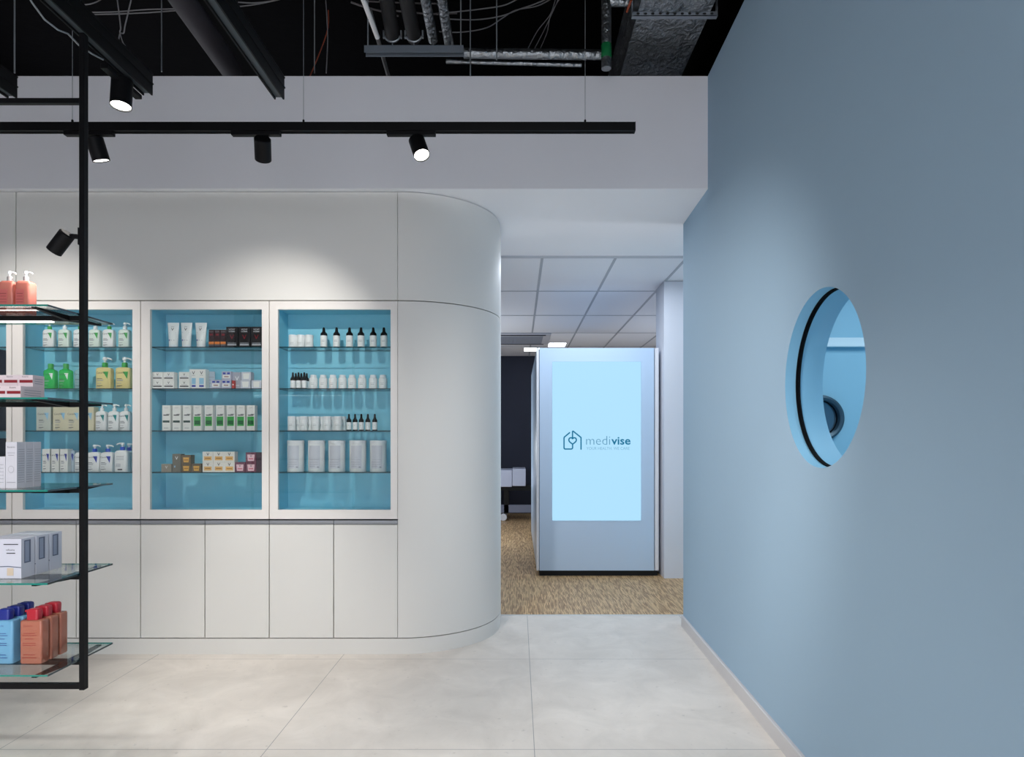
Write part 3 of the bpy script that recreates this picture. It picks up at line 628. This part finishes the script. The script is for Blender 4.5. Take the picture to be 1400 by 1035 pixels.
on('coral', cp, 'coral pump bottle cut by photo edge on the topmost hanging shelf', 'bottle', 'coral pump bottles', 7.5, 2.318, 0, half=.02)
mpc = mat('pinkish_card', rgb(214, 200, 204), .55)
fb = lambda d: mk_carton('flat_carton', .053, d, .042, mpc, [('r', .003, .015, .046, .010, 0), ('t', 'Eucerin', 0, .034, .005, 1, 0), ('r', 0, .0, .053, .002, 2)], [M_red, M_ink, M_grey], [('r', 0, .012, d*.7, .002, 2), ('r', 0, .020, d*.7, .002, 2), ('r', 0, .028, d*.7, .002, 2)])
for k, px in enumerate((17.5, -3.4)):
    on('flo', fb(.11), f'flat pale carton with dark red band, bottom layer, {("right end","second along")[k]}, second hanging shelf', 'carton', 'red-banded flat cartons', px, 2.19, 1, half=.055)
for k, px in enumerate((34.5, 13.5, -7.5)):
    on('fup', fb(.055), f'flat pale carton with dark red band, upper layer, {("right end","second along","third along")[k]}, second hanging shelf', 'carton', 'red-banded flat cartons', px, 2.247, 1, .0425, half=.0275)
mgc = mat('silver_card', rgb(196, 196, 204), .5)
tc_ = mk_carton('carton', .038, .0365, .158, mgc, [('t', 'Eucerin', 0, .138, .006, 0, 0), ('r', 0, .12, .026, .002, 1), ('r', 0, .112, .02, .002, 1), ('p', [(.01*math.cos(a*PI/8), .065+.012*math.sin(a*PI/8)) for a in range(16)], 1), ('p', [(.0088*math.cos(a*PI/8), .065+.0106*math.sin(a*PI/8)) for a in range(16)], 2), ('r', 0, .02, .03, .002, 1)], [M_ink, M_grey, mgc],
                [('r', 0, .02+.008*q_, .028, .0015, 1) for q_ in range(15)])
for k in range(3):
    Y = 2.2+k*.038
    on('tallg', tc_, f'tall silver-grey printed carton, {("front","middle","rear")[k]} of three in a file on the third hanging shelf', 'carton', 'silver-grey cartons', VX-1.722*F/Y, Y, 2, half=.0183)
on('shortg', mk_carton('carton', .038, .09, .108, mgc, [('r', 0, .02+.012*q_, .028, .0015, 0) for q_ in range(6)], [M_grey]), 'shorter silver carton cut by photo edge on third hanging shelf', 'carton', None, -.5, 2.2, 2, half=.045)
mwb = mat('blue_white_card', rgb(196, 198, 210), .5)
wbx = mk_carton('carton', .13, .062, .135, mwb, [('p', [(-.065, .045), (-.03, .038), (.02, .040), (.065, .036), (.065, .039), (.02, .043), (-.03, .041), (-.065, .049)], 0), ('t', 'refluxine', .028, .095, .006, 1, 0), ('r', .03, .085, .03, .003, 1), ('r', .03, .115, .05, .003, 1), ('r', .028, .010, .022, .026, 2)], [mat('steel_ink', rgb(90, 98, 120), .5), M_ink, mat('photo_print', rgb(196, 180, 160), .5), mat('window_blue_grey', rgb(140, 150, 172), .5)],
                [('r', -.003, .050, .030, .078, 0), ('r', -.005, .054, .018, .070, 3)])
for k in range(3):
    Y = 2.208+k*.0675
    on('wbx', wbx, f'white and blue carton with cut-out side, {("front","middle","rear")[k]} of three on the fourth hanging shelf', 'carton', 'white blue cartons', VX-(1.694+.065)*F/Y, Y, 3, half=.031)
mpk = liquid('peach_lotion', rgb(178, 112, 92), (1, .7, .55, 1), .85); mrc = mat('crimson_cap', rgb(176, 34, 50), .35)
mbl = liquid('sky_lotion', rgb(120, 178, 214), (.7, .88, 1, 1), .8); mnc = mat('navy_cap', rgb(32, 44, 130), .35)
il = [('t', 'Eucerin', -.008, .128, .007, 0, 0)]+[('r', -.004, z_, w_, .0022, 0) for z_, w_ in ((.104, .04), (.097, .05), (.085, .03), (.07, .045), (.063, .045), (.03, .04), (.02, .05))]
rb = mk_flip('lotion_bottle', .076, .040, .150, .037, mpk, mrc, il, [mat('brick_ink', rgb(150, 62, 52), .5)])
bb_ = mk_flip('lotion_bottle', .076, .040, .150, .037, mbl, mnc, il, [mat('deep_blue_ink', rgb(50, 80, 140), .5)])
for k in range(3):
    Y = 2.243+k*.047
    on('redl', rb, f'peach lotion bottle with crimson cap, {("front","middle","rear")[k]} of three on lowest hanging shelf', 'bottle', 'crimson-capped bottles', VX-1.689*F/Y, Y, 4, half=.02)
    on('blul', bb_, f'sky blue lotion bottle with navy cap, {("front","middle","rear")[k]} of three on lowest hanging shelf', 'bottle', 'navy-capped bottles', VX-1.789*F/Y, Y, 4, half=.02)

# ------------------------------------------------------------------ tracks and spotlights
def spotlight(label, P, d, adapter, power=0, ang=66, stem=.035, r=.038, L=.105, along='X', blend=.55, lampcol=(1, .95, .89), lens=True):
    """P: where the stem meets its support; d: beam direction."""
    t = thing('spotlight', label, 'spotlight', P, 'black cylinder spotlights'); d = Vector(d).normalized()
    if adapter == 'track':
        a = MB().box(-.115, .115, -.014, .014, -.018, 0) if along == 'X' else MB().box(-.014, .014, -.115, .115, -.018, 0)
        a.build('adapter', M_black, t, bevel=.002); piv = Vector((.03 if along == 'X' else 0, 0, -.018-stem))
        MB().tube([(piv.x, 0, -.018), (piv.x, 0, -.018-stem)], .006, 10).build('stem', M_black, t)
    else:
        MB().box(-.004, 0, -.012, .012, -.03, .03).build('adapter', M_black, t); piv = Vector((-.062, 0, -.006))
        MB().tube([(-.004, 0, 0), (-.03, 0, .003), (-.062, 0, -.006)], .009, 10).build('stem', M_black, t)
    Q = (-d).to_track_quat('Z', 'Y').to_matrix().to_4x4()          # local +Z is the back of the lamp
    X = Matrix.Translation(piv) @ Q
    z1, z0 = .025, .025-L
    hd = MB().lathe([(r*.9, z0+.012), (r*.93, z0), (r, z0), (r, z1-.004), (r-.004, z1)], 40, X=X, cap0=False).build('head', M_black, t)
    MB().lathe([(r*.9, z0+.006), (r*.9, z0+.0062)], 32, X=X).build('lens', M_lens, hd)
    if power:
        lp = Vector(P)+piv+d*(-z0+.006)
        s_ = spot(lp, d, power, ang, blend, lampcol, .012)
    return t
TZ0, TY = 2.843, 3.06
t = thing('lighting_track', 'long black lighting track hung level across the cabinet front', 'track', (-1.2, TY, TZ0), 'black lighting tracks')
xr = at(867, 170, TY).x+1.2
tr = MB(); tr.box(-2.6, xr, -.018, .018, .004, .040); tr.box(-2.6, xr, -.018, -.012, 0, .004); tr.box(-2.6, xr, .012, .018, 0, .004)
tr.build('profile', M_black, t, smooth=0)
MB().box(xr, xr+.004, -.018, .018, 0, .041).build('end_cap', M_black, t)
for px in (-250, 99, 415, 800):
    x = at(px, 170, TY).x+1.2
    hw = MB().lathe([(.005, .040), (.005, .056), (.002, .060)], 10, X=Matrix.Translation((x, 0, 0))).build('wire_grip', M_black, t)
    MB().tube([(x, 0, .058), (x, 0, 2.155)], .0014, 6).build('wire', M_rod, hw)
xa = lambda px: at(px, 180, TY).x-.03
spotlight('black spotlight under the long track, behind the hanging frame post', (xa(131), TY, TZ0), (.17, .26, -.95), 'track', 75, 52, blend=.9)
spotlight('black spotlight with hidden lens, second of three under the long track', (xa(359), TY, TZ0), (-.26, .75, -.66), 'track', 26, 76, blend=.9, lens=False)
spotlight('black spotlight with visible lit lens, nearest the free end of long track', (xa(571), TY, TZ0), (.30, -.36, -.88), 'track', 55, 84, blend=1.0)
spot((-3.0, TY, TZ0-.16), (-.06, .80, -.62), 26, 80, .9, (1, .95, .89), .012)
# three deep profiles running towards the camera
BE = [(-1.0, 2.715, 2.815, .088, 'deep black track profile ending nearest the middle of the room'), (-1.555, 2.72, 2.835, .085, 'deep black track profile above the hanging frame, carrying one spotlight'), (-2.12, 2.715, 2.82, .085, 'deep black track profile at the far left of the photo')]
for k, (x, ye, z, h, lb) in enumerate(BE):
    t = thing('lighting_track', lb, 'track', (x, ye, z), 'black lighting tracks')
    p = MB(); L = -3.6; wd = .021
    p.box(-wd, wd, L, 0, .012, h); p.box(-wd, -wd+.006, L, 0, 0, .012); p.box(wd-.006, wd, L, 0, 0, .012); p.box(-wd-.004, wd+.004, L, 0, h*.52, h*.58); p.box(-wd-.003, wd+.003, L, 0, h, h+.006)
    p.build('profile', M_black, t, smooth=0)
    MB().box(-wd+.006, wd-.006, L, -.001, .009, .012).build('conductor_strip', mat('track_grey', rgb(70, 76, 82), .4, .5), t)
    for yy in (-.42, -1.9):
        rb_ = MB().tube([(0, yy, h+.006), (0, yy, h+.1)], .008, 8).build('hanger', M_black, t)
        MB().tube([(0, yy, h+.1), (0, yy, 5-z)], .006, 8).build('hanger_rod', M_rod, rb_)
x, ye, z, h, lb = BE[1]
spotlight('black spotlight with lit lens at the near end of the deep track', (x-.035, 2.60, 2.833), (.02, -.12, -1), 'track', 14, 62, stem=.004, L=.115, r=.039, along='Y')
spotlight('black spotlight clamped to the hanging frame post, aimed at its shelves', (FX-pw_-.0003, FY, at(0, 324, FY).z), (-.66, .10, -.74), 'post', 3, 70, L=.084, r=.026)
# small white cable ties and connectors on the deep track are loose leads
t = tag(MB().tube([(-1.576, 2.06, 2.8325), (-1.583, 2.11, 2.812), (-1.587, 2.17, 2.797), (-1.584, 2.23, 2.80), (-1.578, 2.27, 2.812), (-1.579, 2.33, 2.808), (-1.577, 2.40, 2.818), (-1.576, 2.46, 2.8325)], .003, 6).build('cable', mat('clear_cord', rgb(130, 136, 140), .3)), 'thin clear cord looped along the deep track over the hanging frame', 'cable')

# ------------------------------------------------------------------ services in the black void
def rod(px, y0, y1, Y, lb, r=.004, m=None, name='threaded_rod', cat='rod'):
    a, b = at(px, y1, Y), at(px, y0, Y); b.z = 5.0 if y0 <= 0 else b.z
    return tag(MB().tube([a, b], r, 8).build(name, m or M_rod), lb, cat, 'hanger rods in the ceiling void')
t = thing('support_channel', 'grey steel support channel hung in the ceiling void above the track', 'channel', at(566, 71, 3.85))
a, b = at(499, 71, 3.85).x-t.location.x, at(634, 71, 3.85).x-t.location.x
ch = MB(); ch.box(a, b, -.02, .02, .024, .027); ch.box(a, b, -.022, -.019, -.016, .027); ch.box(a, b, .019, .022, -.016, .027)
ch.build('channel', mat('channel_grey', rgb(120, 128, 138), .5, .4), t, smooth=0)
for px in (536.5, 566):
    x = at(px, 60, 3.85).x-t.location.x
    c = MB().tube([(x, 0, .027), (x, 0, .06)], .004, 8); R_ = .048
    c.tube([(x+R_*math.sin(u), 0, .108-R_*math.cos(u)) for u in [(-1.25+2.5*k/12) for k in range(13)]], .006, 8)
    for sgn in (-1, 1): c.box(x+sgn*.052-.004, x+sgn*.052+.004, -.008, .008, .082, .125)
    c.build('pipe_clamp', M_steel, t)
for px in (592, 613):
    x = at(px, 60, 3.85).x-t.location.x
    MB().tube([(x, 0, .027), (x, 0, .075)], .004, 8).build('clamp_stud', M_steel, t)
for px in (503, 630): rod(px, 0, 66, 3.85, 'thin steel rod at %s end of the support channel' % ('the left' if px < 520 else 'the right'))
def vpipe(x0, x1, y0, y1, Y0, rad, m, name, lb, cat='pipe', bumpy=0, group='ceiling void pipes'):
    A, B = at(x0, y0, Y0[0]), at(x1, y1, Y0[1]); n_ = 24; pts = [A.lerp(B, k/n_) for k in range(n_+1)]
    return tag(MB().tube(pts, rad, 14).build(name, m), lb, cat, group)
def inz(x, y, z):                                  # point on the view ray through x, y at height z
    Y = F*(z-H)/(VY-y); return at(x, y, Y)
def deep(xy0, xy1, z, rad, m, name, lb, cat='pipe', group='ceiling void pipes'):
    A, B = inz(*xy0, z), inz(*xy1, z); A = B+(A-B)*1.6
    return tag(MB().tube([A.lerp(B, k/16) for k in range(17)], rad, 14).build(name, m), lb, cat, group)
deep((582, 0), (592, 55), 3.92, .030, M_foil, 'insulated_pipe', 'foil-wrapped pipe running back over the support channel, left one of two')
deep((604, 0), (614, 60), 3.92, .030, M_foil, 'insulated_pipe', 'foil-wrapped pipe running back over the support channel, right one of two')
deep((497, 0), (516, 51), 3.9, .015, M_white, 'conduit', 'white plastic conduit slanting down to the support channel')
deep((516, 51), (531, 104), 3.93, .013, mat('grey_conduit', rgb(90, 88, 88), .6), 'conduit', 'dark grey conduit continuing behind the support channel')
deep((529, 0), (537, 50), 3.97, .045, mat('black_rubber', rgb(26, 25, 26), .7), 'insulated_pipe', 'black insulated pipe in the left saddle clamp')
deep((556, 0), (566, 52), 3.97, .045, mat('black_rubber', rgb(26, 25, 26), .7), 'insulated_pipe', 'black insulated pipe in the right saddle clamp')
deep((250, 0), (318, 98), 4.0, .075, mat('dusty_black', rgb(44, 40, 46), .8, var=.3, vscale=14), 'duct', 'dusty black round duct slanting behind the deep tracks')
vpipe(634, 826, 73, 75, (4.05, 4.05), .030, M_foil, 'insulated_pipe', 'long foil-wrapped level pipe right of the support channel')
vpipe(610, 795, 84, 89, (4.12, 4.12), .013, M_foil, 'insulated_pipe', 'thin foil-wrapped pipe just below the thicker level pipe')
t = thing('insulated_pipe', 'upright foil-wrapped pipe with a green tape band and open end', 'pipe', at(829, 95, 3.95), 'ceiling void pipes')
o_ = t.location; z_ = lambda y: at(0, y, 3.95).z-o_.z
MB().tube([(0, 0, z_(94-94*k/12)) for k in range(13)]+[(0, 0, .7)], .030, 16).build('jacket', M_foil, t)
MB().lathe([(.031, z_(80)), (.0325, z_(79)), (.0325, z_(62)), (.031, z_(61))], 20, cap0=False, cap1=False).build('tape_band', mat('green_tape', rgb(20, 110, 62), .4), t)
MB().tube([(.02+.11*k/6, 0, z_(3)) for k in range(7)], .026, 12).build('branch', M_foil, t)
# big foil duct with its strap hanger
t = thing('air_duct', 'large crumpled foil-wrapped air duct beside the blue wall', 'duct', (.90, 4.0, 3.88), 'ceiling void pipes')
def crumple(b, x0, x1, y0, y1, z0, z1, n=(14, 26, 8), amp=.011):
    def grid(P, U, V, nu, nv):
        vs = []
        for i in range(nu+1):
            for j in range(nv+1):
                p = Vector(P)+Vector(U)*i/nu+Vector(V)*j/nv
                if 0 < i < nu and 0 < j < nv: p += Vector((random.uniform(-amp, amp), random.uniform(-amp, amp), random.uniform(-amp, amp)))
                vs.append(p)
        b.add(vs, [(i*(nv+1)+j, (i+1)*(nv+1)+j, (i+1)*(nv+1)+j+1, i*(nv+1)+j+1) for i in range(nu) for j in range(nv)])
    dx, dy, dz = x1-x0, y1-y0, z1-z0
    grid((x0, y0, z0), (dx, 0, 0), (0, dy, 0), n[0], n[1]); grid((x0, y0, z1), (dx, 0, 0), (0, dy, 0), n[0], n[1])
    grid((x0, y0, z0), (0, dy, 0), (0, 0, dz), n[1], n[2]); grid((x1, y0, z0), (0, dy, 0), (0, 0, dz), n[1], n[2])
    grid((x0, y0, z0), (dx, 0, 0), (0, 0, dz), n[0], n[2]); grid((x0, y1, z0), (dx, 0, 0), (0, 0, dz), n[0], n[2])
d_ = MB(); crumple(d_, -.2, .22, -1.6, 2.2, 0, .34, (12, 70, 8)); d_.build('foil_jacket', M_foil, t, 60)
st = MB(); hole = []
st.box(-.23, .26, -.23, -.20, -.022, -.018); st.box(-.234, -.23, -.23, -.20, -.022, .5); st.box(.26, .264, -.23, -.20, -.022, .5); st.box(-.23, .26, -.23, -.227, -.022, .004)
st.build('strap_hanger', mat('strap_grey', rgb(150, 158, 168), .4, .5), t, smooth=0)
hd_ = MB()
for k in range(11): hd_.lathe([(.006, 0), (.006, .002)], 10, X=Matrix.Translation((-.20+.043*k, -.2302, -.009)) @ Matrix.Rotation(PI/2, 4, 'X') @ Matrix.Scale(1.6, 4, (1, 0, 0)))
hd_.build('slot_row', M_dark, t)
tg = MB().tube([inz(857, 16, 3.86), inz(860, 8, 3.86), inz(863, 0, 3.86)], .007, 8); tag(tg.build('cable', mat('orange_cable', rgb(150, 68, 40), .5)), 'short orange lead beside the corner of the foil air duct', 'cable')
# rods and loose cables
for px, y1, Y, lb in ((643, 104, 4.02, 'thin steel rod in front of the level foil pipe, left one'), (679, 82, 4.0, 'thin steel rod in front of the level foil pipe, right one'), (430, 100, 4.3, 'thin steel rod beside the hanging orange cable'),
                      (221, 98, 4.4, 'thin steel rod between the two deep tracks'), (20, 100, 3.6, 'thin steel rod above the far left track end')):
    rod(px, 0, y1, Y, lb)
wire = mat('grey_cable', rgb(128, 126, 128), .5); wire2 = mat('dark_cable', rgb(84, 78, 78), .5)
def cable(pts, lb, r=.004, m=wire):
    P = [Vector(p) for p in pts]; out = []
    for i in range(len(P)-1):                      # Catmull-Rom through the given points
        p0, p1, p2, p3 = P[max(i-1, 0)], P[i], P[i+1], P[min(i+2, len(P)-1)]
        for k in range(6):
            u = k/6; out.append(.5*((2*p1)+(p2-p0)*u+(2*p0-5*p1+4*p2-p3)*u*u+(3*p1-p0-3*p2+p3)*u**3))
    out.append(P[-1])
    tag(MB().tube(out, r, 6).build('cable', m), lb, 'cable', 'loose ceiling cables')
def pc(*l, Y=4.4): return [at(x, y, Y+.004*i) for i, (x, y) in enumerate(l)]
cable(pc((600, 18), (625, 16), (660, 12), (690, 7), (712, -4)), 'grey cable rising highest across the void behind the foil pipes')
cable(pc((612, 26), (650, 27), (685, 22), (712, 12), (730, 6), (752, -3), Y=4.55), 'grey cable sagging through the middle of the ceiling void')
cable(pc((600, 43), (630, 44), (665, 38), (688, 24), (705, 14), (735, 8), (758, -4), Y=4.7), 'grey cable with the lowest sag, right of the foil pipes')
cable(pc((722, 66), (735, 42), (752, 20), (760, -3), Y=4.6), 'thin pale cable dropping steeply, leftmost of the dangling three', .003)
cable(pc((729, 70), (742, 45), (754, 20), (764, -3), Y=4.62), 'thin pale cable dropping steeply, middle of the dangling three', .003)
cable(pc((738, 68), (748, 44), (753, 20), (766, -3), Y=4.64), 'thin pale cable dropping steeply, rightmost of the dangling three', .003)
cable(pc((480, 3), (500, 10), (520, 15), (545, 22)), 'dark grey cable slanting behind the white conduit', .006, wire2)
cable(pc((500, 2), (530, 3), (550, 4), (600, 5)), 'dark flat cable crossing behind the white conduit near the top', .005, wire2)
cable(pc((535, 14), (552, 16), (590, 19), (625, 18)), 'dark cable crossing behind the two foil pipes', .006, wire2)
cable(pc((445, -4), (447, 25), (448, 55), (446, 100), Y=4.6), 'pale cable hanging straight down beside the orange one')
cable(pc((449, 14), (448, 40), (436, 75), (423, 106), Y=4.62), 'orange cable hanging in the void above the long track', .004, mat('orange_cable', rgb(150, 68, 40), .5))
cable(pc((118, 17), (160, 16), (200, 13), (245, 12), Y=4.4), 'grey cable running level between the two deep tracks, upper')
cable(pc((120, 20), (160, 19), (205, 17), (245, 14), Y=4.42), 'grey cable running level between the two deep tracks, lower')
cable(pc((325, 3), (345, 4), (368, 2), (385, -2), Y=4.4), 'grey cable emerging right of the middle deep track, upper')
cable(pc((327, 9), (350, 6), (375, 1), (390, -3), Y=4.42), 'grey cable emerging right of the middle deep track, lower')
cable(pc((112, 7), (125, 5), (135, 1), (142, -4), Y=4.4), 'short grey cable curling at the top over the hanging frame')
cable(pc((160, -3), (163, 20), (165, 38), (164, 45), (168, 58), (172, 64), (178, 74), (184, 82), Y=3.6), 'pale twisted lead knotted beside the deep track, left strand', .0035)
cable(pc((180, -3), (175, 18), (171, 35), (169, 45), (164, 46), (163, 56), (170, 62), (176, 72), Y=3.61), 'pale twisted lead knotted beside the deep track, right strand', .0035)

# ------------------------------------------------------------------ room beyond: kiosk, ceiling unit, lamps, couch
KY = 6.6
t = thing('display_kiosk', 'tall white kiosk with a glowing pale blue logo screen in the doorway', 'kiosk', (.8, KY, 0)); kx = lambda px: (px-VX)*KY/F-.8; kz = lambda y: H-(y-VY)*KY/F
M_k = mat('kiosk_white', rgb(184, 206, 230), .3); M_kt = mat('kiosk_trim', rgb(222, 224, 230), .35)
zb, ztp = .058, 2.328; xl, xrr = kx(737.6), kx(894.4); sl, sr, sb, stp = kx(755), kx(876.4), kz(711.8), kz(494.4)
fp = MB()
for bx in ((xl, sl, zb, ztp), (sr, xrr, zb, ztp), (sl, sr, zb, sb), (sl, sr, stp, ztp)): fp.box(bx[0], bx[1], 0, .03, bx[2], bx[3])
fp.build('front_panel', M_k, t, smooth=0)
MB().box(kx(733.6), kx(736.9), .004, .10, zb, ztp).build('corner_trim', M_kt, t)
MB().box(kx(895.6), kx(900.6), .004, .10, zb, ztp).build('corner_trim', M_kt, t)
MB().box(xl-.001, xrr+.001, .031, .1, zb, ztp-.002).build('core', M_dark, t)
MB().box(kx(733.9), kx(900.4), .101, 2.78, zb, ztp-.002).build('cabinet_body', M_k, t, bevel=.004)
MB().box(kx(737.6), kx(900), .03, 2.72, 0, zb-.002).build('recessed_base', M_dark, t)
sc_ = MB().box(sl+.002, sr-.002, -.006, .029, sb+.002, stp-.002).build('screen', mat('screen_glow', lin((176/255, 226/255, 1.0))+(1,), .5, emit=.54, spec=.1), t)
lg = MB(); C_ = lambda x, y: (kx(755+x/11.2), kz(580+y/11.2)); yy = -.0075
sw = 20/11.2*KY/F
lg.ribbon([C_(*p) for p in ((265, 130), (182, 200), (180, 215), (180, 362), (184, 374), (196, 380), (292, 380), (306, 374), (311, 360), (311, 308))], sw, yy, 0)
lg.ribbon([C_(*p) for p in ((310, 222), (298, 209), (280, 207), (262, 215), (253, 234), (256, 255), (268, 272), (290, 290), (311, 305), (332, 290), (354, 272), (366, 255), (369, 234), (360, 215), (342, 207), (324, 209), (310, 222), (310, 112), (316, 106), (326, 112), (436, 200), (440, 210), (440, 382))], sw, yy, 0)
def logo_text(s, x0, x1, y0, y1, mi, bold):
    vs, fs, a0, a1, b0, b1 = text_geo(s, bold); (X0, Z0), (X1, Z1) = C_(x0, y1), C_(x1, y0)
    lg.add([(X0+(v[0]-a0)/(a1-a0)*(X1-X0), yy, Z0+(v[1]-b0)/(b1-b0)*(Z1-Z0)) for v in vs], fs, mi)
logo_text('medi', 518, 885, 182, 314, 1, -.012); logo_text('vise', 903, 1197, 196, 314, 0, .018); logo_text('YOUR HEALTH. WE CARE', 522, 1182, 348, 392, 2, -.004)
lg.build('logo', [mat('logo_teal', rgb(0, 112, 150), .4, emit=.54, spec=.05), mat('logo_grey_blue', rgb(92, 150, 180), .4, emit=.54, spec=.05), mat('logo_pale', rgb(120, 172, 200), .4, emit=.54, spec=.05)], sc_, 0)

t = thing('air_conditioner', 'flush ceiling air conditioner cassette above the dark back wall', 'air conditioner', (.02, 10.2, ZC-.0015))
MB().box(-.475, .475, -.55, .475, -.02, 0).build('panel', mat('cassette_white', rgb(206, 208, 216), .5), t, bevel=.006)
gl_ = MB()
for k in range(16): gl_.box(-.36, .36, -.36+.045*k, -.345+.045*k, -.03, -.0205)
for k in range(12): gl_.box(-.36+.065*k, -.354+.065*k, -.36, .345, -.028, -.0205)
gl_.build('grille', mat('grille_grey', rgb(150, 154, 164), .5), t, smooth=0)
fl = MB(); 
for a_ in ((-.40, .40, -.52, -.45), (-.40, .40, .40, .45)): fl.box(*a_, -.027, -.0205)
fl.build('air_flap', mat('flap_dark', rgb(60, 64, 74), .5), t)
M_pan = mat('light_panel', rgb(240, 248, 255), .4, emit=4)
for (x0, x1, y0, y1), lb in (((.50, .80, 10.55, 10.95), 'lit ceiling light panel just above the kiosk top'), ((.10, .40, 11.12, 11.5), 'lit ceiling light panel further back, left of the kiosk top')):
    t = thing('ceiling_light', lb, 'light', ((x0+x1)/2, (y0+y1)/2, ZC-.0015), 'ceiling light panels'); a, b = (x1-x0)/2, (y1-y0)/2
    MB().box(-a, a, -b, b, -.012, 0).build('frame', M_white, t); MB().box(-a+.01, a-.01, -b+.01, b-.01, -.015, -.0125).build('diffuser', M_pan, t)
t = thing('examination_couch', 'white box-shaped couch on dark castored base by the back wall', 'couch', (-.6, 11.45, 0))
M_co = mat('couch_white', rgb(196, 204, 226), .5)
MB().box(-1.2, .50, -.35, .35, .585, .875).build('padded_top', M_co, t, bevel=.01)
MB().box(.505, .735, -.36, .36, .60, .895).build('end_block', M_co, t, bevel=.01)
MB().box(-1.15, .9, -.3, .3, .52, .583).build('bed_frame', M_dark, t)
MB().box(-1.15, .85, -.28, -.22, .14, .27).build('lower_rail', mat('rail_grey', rgb(120, 126, 146), .5), t)
for sx in (-1.05, .40):
    for sy in (-.25, .25):
        l_ = MB().box(sx-.04, sx+.04, sy-.03, sy+.03, .12, .52).build('leg', M_dark, t)
        MB().lathe([(.058, -.02), (.062, -.014), (.062, .014), (.058, .02)], 20, X=Matrix.Translation((sx-.05, sy-.06, .062)) @ Matrix.Rotation(PI/2, 4, 'X')).build('caster', mat('caster_white', rgb(220, 224, 232), .4), l_)
